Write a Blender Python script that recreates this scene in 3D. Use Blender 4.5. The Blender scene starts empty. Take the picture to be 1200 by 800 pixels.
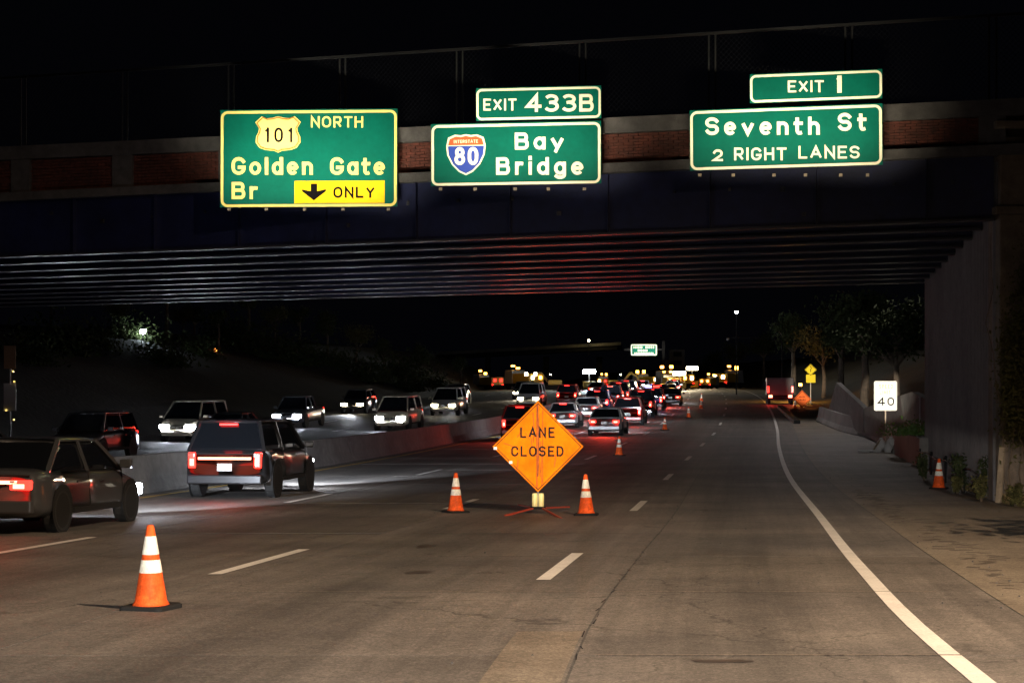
import bpy, math, random, bisect
from mathutils import Vector, Matrix
R = math.radians
random.seed(7)
SC = bpy.context.scene
COL = SC.collection
# ---------------------------------------------------------------- camera, world, exposure
F = 2050.0; HZ = 458.0; CZ = 1.7
cd = bpy.data.cameras.new('camera'); cam = bpy.data.objects.new('camera', cd); COL.objects.link(cam)
cam.location = (0, 0, CZ); cam.rotation_euler = (R(90), 0, 0)
cd.sensor_width = 36; cd.lens = 36*F/1200; cd.shift_y = 58/1200; cd.clip_start = .1; cd.clip_end = 6000
SC.camera = cam
w = bpy.data.worlds.new('World'); SC.world = w; w.use_nodes = True
w.node_tree.nodes['Background'].inputs[0].default_value = (.35, .38, .6, 1)
w.node_tree.nodes['Background'].inputs[1].default_value = .0022
SC.view_settings.view_transform = 'Standard'; SC.view_settings.look = 'None'
SC.view_settings.exposure = 0; SC.view_settings.gamma = 1

def lamp(name, kind, loc, energy, color, aim=None, **kw):
    l = bpy.data.lights.new(name, kind); l.energy = energy; l.color = color
    for k, v in kw.items(): setattr(l, k, v)
    o = bpy.data.objects.new(name, l); COL.objects.link(o); o.location = loc
    if aim is not None:
        o.rotation_euler = (Vector(aim)-Vector(loc)).to_track_quat('-Z', 'Y').to_euler()
    return o
# warm street lighting standing to the right of the carriageway beside the photographer
lamp('street_light_near', 'SPOT', (9.5, 8.0, 13.5), 21500, (1, .71, .46), (1.6, 19, 0), spot_size=R(84), spot_blend=.8, shadow_soft_size=.12)
lamp('added_fill_beyond', 'SPOT', (19, 104, 12), 2600, (.95, .88, .86), (14, 98, 0), spot_size=R(162), spot_blend=.5, shadow_soft_size=.15)  # added unseen fill that lifts the road beyond the overpass
# headlamps of the photographer's vehicle
hl = lamp('vehicle_headlamps', 'SPOT', (.1, -1.2, 1.55), 17000, (1, .93, .86), (2.6, 40, 1.55-41*math.tan(R(8.6))), spot_size=R(17.5), spot_blend=.12, shadow_soft_size=.12)
hl.scale = (2.5, 1, 1)                                              # a low wide beam with a cut-off at the top
lamp('added_sign_spot', 'SPOT', (.1, -.6, 1.75), 40000, (1, .9, .75), (.48, 32.2, .72), spot_size=R(4.3), spot_blend=.5, shadow_soft_size=.08)  # added narrow spot to brighten the LANE CLOSED sign, not a vehicle lamp
lamp('added_sign_spot', 'SPOT', (.2, -.6, 1.75), 420000, (1, .93, .8), (15, 70, 1.5), spot_size=R(1.8), spot_blend=.5, shadow_soft_size=.08)  # added narrow spot that makes the speed limit sign shine

# ---------------------------------------------------------------- placing helpers
def curve(tab):
    xs = [a for a, b in tab]; ys = [b for a, b in tab]; n = len(xs)
    d = [(ys[i+1]-ys[i])/(xs[i+1]-xs[i]) for i in range(n-1)]
    m = [d[0]] + [(d[i-1]*(xs[i+1]-xs[i])+d[i]*(xs[i]-xs[i-1]))/(xs[i+1]-xs[i-1]) for i in range(1, n-1)] + [d[-1]]
    def f(x):
        if x <= xs[0]: return ys[0]+m[0]*(x-xs[0])
        if x >= xs[-1]: return ys[-1]+m[-1]*(x-xs[-1])
        i = bisect.bisect_right(xs, x)-1; h = xs[i+1]-xs[i]; t = (x-xs[i])/h
        return (2*t**3-3*t*t+1)*ys[i]+(t**3-2*t*t+t)*h*m[i]+(-2*t**3+3*t*t)*ys[i+1]+(t**3-t*t)*h*m[i+1]
    return f
DROP = curve([(-30, 1.3), (0, 1.65), (15, 1.91), (22, 2.06), (32, 2.25), (42, 2.38), (52, 2.45), (67, 2.47), (82, 2.40), (96, 2.27), (111, 1.97),
              (125, 1.65), (146, 1.2), (170, .75), (200, .25), (240, -.2), (300, -.6), (400, -.8), (700, -.9)])
EDGE = curve([(-30, 1.6), (0, 2.25), (11, 2.95), (13.7, 3.2), (19.8, 3.95), (31.2, 5.48), (48.4, 7.7), (75, 11.45), (101, 15.3), (146, 21.3), (178, 25.1),
              (222, 29.3), (280, 32.8), (340, 34.5), (420, 33.5), (520, 28), (700, 12)])
def gz(Y): return CZ-DROP(Y)
def at(o, Y): return Vector((EDGE(Y)+o, Y, gz(Y)))
def heading(Y): return -math.atan((EDGE(Y+.5)-EDGE(Y-.5)))
def P(x, y, Y): return Vector(((x-600)/F*Y, Y, CZ+(HZ-y)/F*Y))

# ---------------------------------------------------------------- materials
MATS = {}
def mat(name, col, rough=.7, metal=0, emit=None, es=0, noise=None, bump=None, spec=.5, mix=None, coat=0, sub=None):
    if name in MATS: return MATS[name]
    m = bpy.data.materials.new(name); m.use_nodes = True; nt = m.node_tree; b = nt.nodes['Principled BSDF']
    b.inputs['Base Color'].default_value = (*col, 1); b.inputs['Roughness'].default_value = rough
    b.inputs['Metallic'].default_value = metal; b.inputs['Specular IOR Level'].default_value = spec
    b.inputs['Coat Weight'].default_value = coat
    if emit: b.inputs['Emission Color'].default_value = (*emit, 1); b.inputs['Emission Strength'].default_value = es
    if noise or bump:
        tc = nt.nodes.new('ShaderNodeTexCoord')
    if noise:                              # (scale, amount) list: multiplies the colour
        src = None
        for sc, amt in noise:
            n = nt.nodes.new('ShaderNodeTexNoise'); n.inputs['Scale'].default_value = sc; n.inputs['Detail'].default_value = 5
            n.inputs['Roughness'].default_value = .6
            nt.links.new(tc.outputs['Object'], n.inputs['Vector'])
            r = nt.nodes.new('ShaderNodeMapRange'); r.inputs['From Min'].default_value = .3; r.inputs['From Max'].default_value = .7
            r.inputs['To Min'].default_value = 1-amt; r.inputs['To Max'].default_value = 1+amt
            nt.links.new(n.outputs['Fac'], r.inputs['Value'])
            mm = nt.nodes.new('ShaderNodeMix'); mm.data_type = 'RGBA'; mm.blend_type = 'MULTIPLY'; mm.inputs['Factor'].default_value = 1
            if src is None: mm.inputs['A'].default_value = (*col, 1)
            else: nt.links.new(src, mm.inputs['A'])
            nt.links.new(r.outputs['Result'], mm.inputs['B']); src = mm.outputs['Result']
        nt.links.new(src, b.inputs['Base Color'])
    if bump:
        n = nt.nodes.new('ShaderNodeTexNoise'); n.inputs['Scale'].default_value = bump[0]; n.inputs['Detail'].default_value = 4
        nt.links.new(tc.outputs['Object'], n.inputs['Vector'])
        bp = nt.nodes.new('ShaderNodeBump'); bp.inputs['Strength'].default_value = bump[1]; bp.inputs['Distance'].default_value = bump[2] if len(bump) > 2 else .01
        nt.links.new(n.outputs['Fac'], bp.inputs['Height']); nt.links.new(bp.outputs['Normal'], b.inputs['Normal'])
    MATS[name] = m; return m

def pavement(name, c0, c1, streak, lane=0.0, speck=.5):
    """worn pavement in road coordinates: UV = (metres from edge line, metres along)"""
    m = bpy.data.materials.new(name); m.use_nodes = True; nt = m.node_tree; b = nt.nodes['Principled BSDF']; L = nt.links.new
    def N(t, **k):
        n = nt.nodes.new(t)
        for a, v in k.items():
            if a.startswith('_'): setattr(n, a[1:], v)
            else: n.inputs[a.replace('_', ' ')].default_value = v
        return n
    uv = N('ShaderNodeUVMap'); geo = N('ShaderNodeTexCoord')
    big = N('ShaderNodeTexNoise', Scale=.35, Detail=6.0, Roughness=.65); L(uv.outputs['UV'], big.inputs['Vector'])
    mp = N('ShaderNodeMapping'); mp.inputs['Scale'].default_value = (2.2, .05, 1); L(uv.outputs['UV'], mp.inputs['Vector'])
    st = N('ShaderNodeTexNoise', Scale=1.0, Detail=5.0, Roughness=.7); L(mp.outputs['Vector'], st.inputs['Vector'])
    fine = N('ShaderNodeTexNoise', Scale=9.0, Detail=8.0, Roughness=.85); L(uv.outputs['UV'], fine.inputs['Vector'])
    vor = N('ShaderNodeTexVoronoi', Scale=26.0); L(uv.outputs['UV'], vor.inputs['Vector'])
    mx = N('ShaderNodeMix', _data_type='RGBA'); mx.inputs['A'].default_value = (*c0, 1); mx.inputs['B'].default_value = (*c1, 1)
    r1 = N('ShaderNodeMapRange', From_Min=.35, From_Max=.68); L(big.outputs['Fac'], r1.inputs['Value']); L(r1.outputs['Result'], mx.inputs['Factor'])
    def mul(a, fac, lo, hi, fmin=.3, fmax=.7):
        r = N('ShaderNodeMapRange', From_Min=fmin, From_Max=fmax, To_Min=lo, To_Max=hi); L(fac, r.inputs['Value'])
        q = N('ShaderNodeMix', _data_type='RGBA', _blend_type='MULTIPLY'); q.inputs['Factor'].default_value = 1
        L(a, q.inputs['A']); L(r.outputs['Result'], q.inputs['B']); return q.outputs['Result']
    c = mul(mx.outputs['Result'], st.outputs['Fac'], 1-streak, 1+streak)
    c = mul(c, fine.outputs['Fac'], 1-speck, 1+speck, .25, .75)
    c = mul(c, vor.outputs['Distance'], 1.18, .82, 0, .7)
    sx = N('ShaderNodeSeparateXYZ'); L(uv.outputs['UV'], sx.inputs['Vector'])
    mt = N('ShaderNodeMath', _operation='MULTIPLY_ADD'); mt.inputs[1].default_value = 2*math.pi/3.68; mt.inputs[2].default_value = 5.2*2*math.pi/3.68; L(sx.outputs['X'], mt.inputs[0])
    cs = N('ShaderNodeMath', _operation='COSINE'); L(mt.outputs[0], cs.inputs[0]); c = mul(c, cs.outputs[0], 1.10, .80, -.2, 1) if lane else c
    grit = N('ShaderNodeTexNoise', Scale=46.0, Detail=3.0, Roughness=.9); L(uv.outputs['UV'], grit.inputs['Vector']); c = mul(c, grit.outputs['Fac'], .50, 1.50, .35, .65)
    oi = N('ShaderNodeObjectInfo'); c = mul(c, oi.outputs['Random'], .9, 1.1, 0, 1)
    # crack network, thin
    vc = N('ShaderNodeTexVoronoi', _feature='DISTANCE_TO_EDGE', Scale=.23)
    nn = N('ShaderNodeTexNoise', Scale=1.6, Detail=5.0); L(uv.outputs['UV'], nn.inputs['Vector'])
    va = N('ShaderNodeVectorMath', _operation='MULTIPLY_ADD'); va.inputs[1].default_value = (1.2, 1.2, 0); L(nn.outputs['Color'], va.inputs[0]); L(uv.outputs['UV'], va.inputs[2])
    L(va.outputs['Vector'], vc.inputs['Vector']); c = mul(c, vc.outputs['Distance'], .45, 1, 0, .004)
    # scattered dark spill stains
    vs = N('ShaderNodeTexVoronoi', Scale=.55); mp2 = N('ShaderNodeMapping'); mp2.inputs['Scale'].default_value = (1.6, .8, 1)
    L(va.outputs['Vector'], mp2.inputs['Vector']); L(mp2.outputs['Vector'], vs.inputs['Vector']); c = mul(c, vs.outputs['Distance'], .62, 1, .05, .13)
    L(c, b.inputs['Base Color'])
    b.inputs['Roughness'].default_value = .72; b.inputs['Specular IOR Level'].default_value = .35
    bp = N('ShaderNodeBump', Strength=.8, Distance=.008); L(fine.outputs['Fac'], bp.inputs['Height']); L(bp.outputs['Normal'], b.inputs['Normal'])
    return m
M_LANE = pavement('lane_concrete', (.095, .086, .080), (.178, .160, .142), .30, 1.0)
M_ASPH = pavement('road_asphalt', (.07, .068, .066), (.115, .108, .10), .30)
M_SHOUL = pavement('shoulder_asphalt', (.15, .125, .10), (.27, .235, .185), .12)
M_EARTH = mat('bank_earth', (.016, .014, .010), .95, noise=[(.3, .5), (6, .4)], bump=(3, .8, .05))
M_WHITE = mat('worn_white_road_paint', (.72, .70, .66), .6, noise=[(2, .12), (40, .18)], bump=(90, .3))
M_YELLOW = mat('worn_yellow_road_paint', (.55, .36, .05), .6, noise=[(2, .2), (40, .18)])
M_CONC = mat('concrete', (.17, .16, .15), .85, noise=[(.7, .22), (5, .16), (40, .1)], bump=(25, .35))
M_CONCD = mat('stained_concrete', (.10, .092, .085), .9, noise=[(.5, .35), (4, .2), (30, .12)], bump=(20, .4))
M_PIL = mat('pilaster_concrete', (.15, .115, .085), .9, noise=[(.6, .3), (4, .25), (30, .15)], bump=(20, .5))
M_FLUTE = mat('fluted_wall_concrete', (.15, .14, .14), .9, noise=[(.35, .25), (5, .16)], bump=(15, .4))
M_BRICK = mat('red_brick', (.07, .017, .010), .85, noise=[(1.5, .45), (9, .5)], bump=(60, .4))
M_PARAPET = mat('dark_parapet_concrete', (.060, .055, .055), .9, noise=[(.5, .35), (4, .25), (30, .12)], bump=(20, .4))  # parapet tone lowered because the sign fills spill onto it
M_MORTAR = mat('mortar', (.018, .010, .008), .95)
M_GIRD = mat('dark_blue_girder_paint', (.008, .011, .046), .45, noise=[(.6, .3), (4, .25)], bump=(6, .15))
M_GIRD2 = mat('grey_beam_paint', (.022, .022, .030), .46, noise=[(.6, .3), (5, .3)])
M_GALV = mat('galvanised_steel', (.30, .30, .30), .45, .7, noise=[(8, .2)])
M_DARKST = mat('dark_weathered_steel', (.007, .007, .008), .7, .1, spec=.2)
M_WIRE = mat('fence_wire', (.003, .003, .004), .9, 0, spec=.1)
M_GREEN = mat('green_sign_sheeting', (.0, .088, .062), .5, spec=.12, noise=[(.9, .16), (9, .07)])
M_LEG = mat('cream_sign_sheeting', (.80, .76, .58), .5, spec=.12, noise=[(6, .04)])
M_LEGY = mat('yellow_light_sheeting', (.85, .64, .19), .5, spec=.12, noise=[(6, .05)])  # yellow cast of this sign's light mixed into the letter colour
M_YPLATE = mat('yellow_sign_sheeting', (.85, .50, .008), .5, spec=.12, noise=[(6, .06)])
M_BLACK = mat('black_sign_print', (.005, .004, .005), .5, spec=.05)
M_SHBLUE = mat('blue_shield_print', (.012, .04, .30), .5)
M_SHRED = mat('red_shield_print', (.55, .07, .012), .5)
M_ORCONE = mat('orange_cone_rubber', (.80, .105, .02), .55, spec=.1, noise=[(3.5, .28), (14, .22), (60, .15)], bump=(30, .1))
M_BAND = mat('white_reflective_collar', (.88, .84, .72), .45, spec=.1, noise=[(7, .22), (30, .16)])
M_RUB = mat('black_rubber', (.016, .016, .016), .8, spec=.2)
M_FABRIC = mat('orange_roll_up_fabric', (.85, .19, .002), .7, spec=.05, noise=[(1.6, .28), (9, .14)], bump=(5, .5, .02))
M_DIRTCREASE = mat('dirt_and_crease_tone', (.30, .055, .006), .8, noise=[(9, .6)])
M_POLE = mat('sign_post_steel', (.25, .2, .15), .5, .5)
M_REDLITLEG = mat('red_lit_stand_leg', (.45, .06, .03), .5)  # red glow falling on the legs is put into their colour
M_SPRING = mat('cream_spring_housing', (.72, .62, .25), .5)
M_WHITESIGN = mat('white_sign_sheeting', (.85, .82, .74), .5)
M_SANDBAG = mat('white_sandbag', (.5, .5, .5), .9, bump=(12, .6, .02))
M_LEAF = mat('dark_leaf', (.04, .05, .02), .9, spec=.08, noise=[(3, .5)])
M_LEAF2 = mat('olive_leaf', (.085, .08, .03), .9, spec=.08, noise=[(3, .5)])
M_DRY = mat('dry_leaf', (.16, .11, .045), .8, noise=[(5, .5)])
M_BARK = mat('bark', (.11, .08, .055), .9, noise=[(3, .4)], bump=(10, .6))
M_WOOD = mat('weathered_wood', (.28, .22, .15), .85, noise=[(6, .3)])
M_GLASS = mat('dark_tinted_glass', (.006, .007, .009), .06, 0, spec=.8)
M_TYRE = mat('tyre_rubber', (.012, .012, .012), .8)
M_RIM = mat('wheel_alloy', (.35, .35, .36), .3, .9)
M_PLATE = mat('licence_plate', (.6, .6, .58), .5)
M_TAIL = mat('lit_tail_lamp', (.5, .01, .01), .3, emit=(1, .02, .012), es=7)
M_TAILHOT = mat('brake_lamp_glow', (.5, .05, .03), .3, emit=(1, .16, .09), es=14)
M_HEAD = mat('lit_headlamp', (.8, .8, .8), .3, emit=(.82, .88, 1), es=150)
M_WARMLAMP = mat('lit_warm_headlamp', (.8, .8, .7), .3, emit=(1, .86, .55), es=30)
M_AMBER = mat('lit_amber_beacon', (.8, .4, .05), .3, emit=(1, .42, .06), es=16)
M_BLUEL = mat('lit_blue_beacon', (.1, .1, .8), .3, emit=(.15, .2, 1), es=20)
M_SODIUM = mat('lit_sodium_lamp', (.8, .4, .05), .3, emit=(1, .30, .05), es=7)
M_MERC = mat('lit_white_lamp', (.8, .8, .8), .3, emit=(.8, .95, 1), es=120)
M_AREF = mat('glowing_amber_reflector', (.8, .5, .05), .2, emit=(1, .7, .2), es=1.5)  # emission stands in for the light a reflector throws back
M_CAT = mat('cat_yellow_paint', (.55, .33, .03), .45, noise=[(5, .15)])
def paint(name, c, r=.28): return mat(name, c, r, .25, coat=.6)
M_PW = paint('white_car_paint', (.42, .42, .43)); M_PB = paint('black_car_paint', (.02, .02, .022)); M_PS = paint('grey_car_paint', (.07, .072, .078))
M_PR = paint('dark_red_car_paint', (.18, .015, .012)); M_PT = paint('tan_car_paint', (.42, .36, .27)); M_PBL = paint('dark_blue_car_paint', (.02, .035, .09))
M_TRUCKBODY = mat('dark_truck_body', (.010, .007, .008), .6, noise=[(3, .2)])
M_CHROME = mat('chrome', (.5, .5, .5), .2, 1)

# ---------------------------------------------------------------- mesh builder
class MB:
    def __init__(s): s.v = []; s.f = []; s.uv = None
    def box(s, c, d, rz=0, taper=1.0, M=None):
        cx, cy, cz = c; dx, dy, dz = d[0]/2, d[1]/2, d[2]/2; n = len(s.v)
        for z in (-1, 1):
            t = taper if z > 0 else 1
            for a, b in ((-1, -1), (1, -1), (1, 1), (-1, 1)):
                x, y = a*dx*t, b*dy*t
                x, y = x*math.cos(rz)-y*math.sin(rz), x*math.sin(rz)+y*math.cos(rz)
                p = Vector((cx+x, cy+y, cz+z*dz)); s.v.append(tuple(M @ p if M else p))
        for q in ((3, 2, 1, 0), (4, 5, 6, 7), (0, 1, 5, 4), (1, 2, 6, 5), (2, 3, 7, 6), (3, 0, 4, 7)): s.f.append(tuple(n+i for i in q))
        return s
    def bar(s, a, b, wd, ht, up=(0, 0, 1)):
        """a rectangular bar from a to b"""
        a, b = Vector(a), Vector(b); d = (b-a).normalized(); up = Vector(up)
        x = d.cross(up); x = x.normalized() if x.length > 1e-6 else Vector((1, 0, 0)); z = x.cross(d).normalized(); n = len(s.v)
        for p in (a, b):
            for i, j in ((-1, -1), (1, -1), (1, 1), (-1, 1)): s.v.append(tuple(p+x*(i*wd/2)+z*(j*ht/2)))
        for q in ((0, 1, 2, 3), (7, 6, 5, 4), (0, 4, 5, 1), (1, 5, 6, 2), (2, 6, 7, 3), (3, 7, 4, 0)): s.f.append(tuple(n+i for i in q))
        return s
    def tube(s, pts, r, k=8, cap=True):
        pts = [Vector(p) for p in pts]; rs = r if isinstance(r, (list, tuple)) else [r]*len(pts); n = len(s.v)
        for i, p in enumerate(pts):
            d = (pts[min(i+1, len(pts)-1)]-pts[max(i-1, 0)]).normalized()
            x = d.cross(Vector((0, 0, 1)));
            if x.length < .1: x = d.cross(Vector((0, 1, 0)))
            x.normalize(); y = d.cross(x)
            for j in range(k):
                a = 2*math.pi*j/k; s.v.append(tuple(p+(x*math.cos(a)+y*math.sin(a))*rs[i]))
        for i in range(len(pts)-1):
            for j in range(k): s.f.append((n+i*k+j, n+i*k+(j+1) % k, n+(i+1)*k+(j+1) % k, n+(i+1)*k+j))
        if cap: s.f.append(tuple(n+j for j in reversed(range(k)))); m = n+(len(pts)-1)*k; s.f.append(tuple(m+j for j in range(k)))
        return s
    def lathe(s, prof, k=24, c=(0, 0, 0)):
        n = len(s.v)
        for r, z in prof:
            for j in range(k): a = 2*math.pi*j/k; s.v.append((c[0]+r*math.cos(a), c[1]+r*math.sin(a), c[2]+z))
        for i in range(len(prof)-1):
            for j in range(k): s.f.append((n+i*k+j, n+i*k+(j+1) % k, n+(i+1)*k+(j+1) % k, n+(i+1)*k+j))
        s.f.append(tuple(n+j for j in reversed(range(k)))); m = n+(len(prof)-1)*k; s.f.append(tuple(m+j for j in range(k)))
        return s
    def poly(s, pts, y0, y1):
        """x,z outline (counter-clockwise seen from -y) extruded from y0 (front) to y1"""
        n = len(s.v); k = len(pts)
        for y in (y0, y1):
            for x, z in pts: s.v.append((x, y, z))
        s.f.append(tuple(n+i for i in range(k))); s.f.append(tuple(n+k+i for i in reversed(range(k))))
        for i in range(k): j = (i+1) % k; s.f.append((n+j, n+i, n+k+i, n+k+j))
        return s
    def ribbon(s, pts, wd, y, closed=False, thick=.002):
        """a flat stroke in the x,z plane facing -y, with real thickness"""
        p = [Vector(q) for q in pts]; k = len(p); n = len(s.v); L = []; Rr = []
        for i in range(k):
            if closed: a, b = p[i-1], p[(i+1) % k]
            else: a, b = p[max(i-1, 0)], p[min(i+1, k-1)]
            d0 = (p[i]-a); d1 = (b-p[i])
            if d0.length < 1e-9: d0 = d1
            if d1.length < 1e-9: d1 = d0
            d0.normalize(); d1.normalize(); t = d0+d1
            if t.length < 1e-6: t = d1
            t.normalize(); nn = Vector((-t.y, t.x)); c = max(.35, nn.dot(Vector((-d1.y, d1.x))))
            L.append(p[i]+nn*(wd/2/c)); Rr.append(p[i]-nn*(wd/2/c))
        for i in range(k): s.v += [(L[i].x, y, L[i].y), (Rr[i].x, y, Rr[i].y), (L[i].x, y+thick, L[i].y), (Rr[i].x, y+thick, Rr[i].y)]
        for i in range(k if closed else k-1):
            a = n+4*i; b = n+4*((i+1) % k); s.f += [(a+1, b+1, b, a), (a, b, b+2, a+2), (b+1, a+1, a+3, b+3)]
        return s
    def sphere(s, c, r, k=8):
        prof = [(r*math.sin(math.pi*i/k) if 0 < i < k else r*.02, -r*math.cos(math.pi*i/k)) for i in range(k+1)]
        return s.lathe(prof, k*2, c)
    def build(s, name, m, parent=None, smooth=False, kind=None, bevel=0):
        me = bpy.data.meshes.new(name); me.from_pydata(s.v, [], s.f); me.materials.append(m)
        if s.uv:
            u = me.uv_layers.new(name='UVMap')
            for l in me.loops: u.data[l.index].uv = s.uv[l.vertex_index]
        me.update()
        if smooth: me.shade_smooth()
        o = bpy.data.objects.new(name, me); COL.objects.link(o)
        if parent: o.parent = parent
        if kind: o['kind'] = kind
        if bevel:
            b = o.modifiers.new('bevel', 'BEVEL'); b.width = bevel; b.segments = 2; b.limit_method = 'ANGLE'
        return o
def tag(o, label, cat, group=None):
    o['label'] = label; o['category'] = cat
    if group: o['group'] = group
    return o
def thing(name, label, cat, loc=(0, 0, 0), rz=0, group=None):
    o = bpy.data.objects.new(name, None); COL.objects.link(o); o.location = loc; o.rotation_euler = (0, 0, rz)
    o.empty_display_size = .2
    return tag(o, label, cat, group)
def copy_tree(o, parent=None):
    c = o.copy(); COL.objects.link(c)
    if parent: c.parent = parent
    for ch in o.children: copy_tree(ch, c)
    return c

# ---------------------------------------------------------------- ground and road
def strip(name, m, o0, o1, ys, dz, nu=2, kind=None, parent=None, skirt=0):
    b = MB(); b.uv = []
    for Y in ys:
        for i in range(nu):
            o = o0+(o1-o0)*i/(nu-1); p = at(o, Y); b.v.append((p.x, p.y, p.z+dz)); b.uv.append((o, Y))
    for j in range(len(ys)-1):
        for i in range(nu-1): a = j*nu+i; b.f.append((a, a+1, a+nu+1, a+nu))
    if skirt:
        ring = [i for i in range(nu)]+[j*nu+nu-1 for j in range(1, len(ys))]+[(len(ys)-1)*nu+i for i in reversed(range(nu-1))]+[j*nu for j in reversed(range(1, len(ys)-1))]
        n = len(b.v)
        for i in ring: v = b.v[i]; b.v.append((v[0], v[1], v[2]-skirt)); b.uv.append(b.uv[i])
        k = len(ring)
        for i in range(k): j = (i+1) % k; b.f.append((ring[j], ring[i], n+i, n+j))
    o = b.build(name, m, parent)
    if kind: o['kind'] = kind
    return o
def yrange(a, b, st): n = max(1, int(math.ceil((b-a)/st))); return [a+(b-a)*i/n for i in range(n+1)]
YS = yrange(-25, 120, 2.5)+yrange(120, 700, 6)[1:]
# ground with banks each side
b = MB()
offs = [(-1500, 14), (-400, 12), (-120, 9), (-60, 6.5), (-46, 5.2), (-40, 3.0), (-36, 1.0), (-34, 0), (-16, 0), (0, 0), (4.55, 0), (6, .15), (9, 1.2), (14, 3.4), (24, 6), (60, 8), (300, 10), (1500, 14)]
ysg = yrange(-60, 120, 5)+yrange(120, 700, 12)[1:]+[900, 1400, 2500]
for Y in ysg:
    Yc = min(Y, 700); fade = min(1, max(0, (Y-55)/25))
    for o, h in offs:
        hh = h if o < 0 else h*fade
        b.v.append((EDGE(Yc)+o+random.uniform(-.2, .2)*(abs(o) > 35), Y, gz(Yc)-.03+hh+(random.uniform(-.25, .25) if h > .5 else 0)))
for j in range(len(ysg)-1):
    for i in range(len(offs)-1): a = j*len(offs)+i; b.f.append((a, a+1, a+len(offs)+1, a+len(offs)))
g = b.build('ground', M_EARTH, smooth=True); g['kind'] = 'structure'
road = strip('road', M_ASPH, -33, 4.5, YS, .008, 12, kind='structure')
# concrete lane slabs, each its own piece
cols = [(-14.75, -10.62), (-10.6, -6.77), (-6.75, -2.62), (-2.6, .98)]
j0 = 12.2-4.7*3; rows = [j0+4.7*i for i in range(19)]
for (a, c) in cols:
    for i in range(len(rows)-1):
        off = random.uniform(-.25, .25) if a < -7 else 0
        strip('concrete_slab', M_LANE, a, c, yrange(rows[i]+off+.005, rows[i+1]+off-.005, 1.6), .012+random.uniform(-.0004, .0004), 3, parent=road, skirt=.004)
sh = strip('shoulder', M_SHOUL, 1.0, 4.45, yrange(-5, 150, 2), .012, 4, parent=road, skirt=.004)
sh2 = strip('lane_surface', M_LANE, -14.75, .98, yrange(rows[-1]+.3, 430, 5), .0121, 6, parent=road)
# markings
def marking(name, m, o0, o1, a, c): return strip(name, m, o0, o1, yrange(a, c, 1.5), .0185, 2, parent=road)
marking('edge_line', M_WHITE, -.075, .075, -4, 420)
marking('yellow_edge_line', M_YELLOW, -14.5, -14.35, 2, 300)
for ln, off, first in (('A', -3.42, 18.2), ('B', -7.05, 18.9), ('C', -10.75, 21.4)):
    y = first-14.63
    while y < 330:
        if y > -2: marking('lane_dash', M_WHITE, off-.075, off+.075, y, y+3.9)
        y += 14.63
for off, first in ((-21.0, 20), (-24.7, 24), (-28.4, 22)):
    y = first
    while y < 250: marking('lane_dash', M_WHITE, off-.075, off+.075, y, y+3.9); y += 14.63
for (o_, y_, w_, l_) in ((-4.9, 19.2, .34, .5), (-5.6, 23.5, .28, .9), (-1.6, 11.9, .5, .16), (-4.2, 26.0, .2, .5), (2.2, 28.5, .25, .35)):
    b = MB(); n_ = 14; b.v = []
    for i in range(n_):
        a_ = 2*math.pi*i/n_; k_ = random.uniform(.65, 1.1); p = at(o_+math.cos(a_)*w_*k_/2, y_+math.sin(a_)*l_*k_/2); b.v.append((p.x, p.y, p.z+.0165))
    b.f = [tuple(range(n_))]; b.build('oil_stain', mat('oil_stain', (.045, .032, .026), .55, noise=[(5, .4)]), road)
# paler patch and long joint repair
strip('pavement_patch', M_SHOUL, -3.15, -2.64, [10.6, 11.5, 12.6, 13.6], .0165, 2, parent=road)
for i_ in range(1, 12):
    for (a, c) in cols[(0 if i_ % 3 else 1):]:
        if random.random() < .72: marking('joint_seal', M_SHOUL, a+random.uniform(0, .6), c-random.uniform(0, .9), rows[i_]-.02, rows[i_]+.025)
# longitudinal crack: dark broken segments
b = MB(); y = 12.0
while y < 34:
    l = random.uniform(.1, .45); p, q = at(-2.61+random.uniform(-.03, .03), y), at(-2.61+random.uniform(-.03, .03), y+l)
    b.bar(p+Vector((0, 0, .013)), q+Vector((0, 0, .013)), random.uniform(.005, .012), .002); y += l+random.uniform(.15, .9)
b.build('joint_crack', M_BLACK, road, kind='stuff')
# raveled rumble ridges beside the shoulder joint
b = MB(); y = 13.5
while y < 42:
    w0 = .25+.35*abs(math.sin(y*.5))
    for k in range(2):
        if random.random() < .3: continue
        o = 1.15+random.uniform(0, w0); p = at(o, y+random.uniform(-.1, .1)); l = random.uniform(.08, .30)
        b.bar(p+Vector((0, 0, .010)), p+Vector((l, random.uniform(-.25, .25)*l/.2, .010)), random.uniform(.03, .12), random.uniform(.008, .016))
    y += .34
b.build('rumble_ridges', mat('ridge_asphalt', (.075, .06, .045), .9, noise=[(6, .5)]), road, kind='stuff')
b = MB()
for i in range(170):
    o = random.choice([random.gauss(1.3, .25), random.gauss(3.9, .3), random.uniform(-14, 4)]); y = random.uniform(9, 50); p = at(o, y); r = random.uniform(.005, .016)
    b.box((p.x, p.y, p.z+.012+r/2), (r*1.6, r, r), random.uniform(0, 3), .6)
g2 = b.build('gravel', M_ASPH, kind='stuff')

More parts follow.
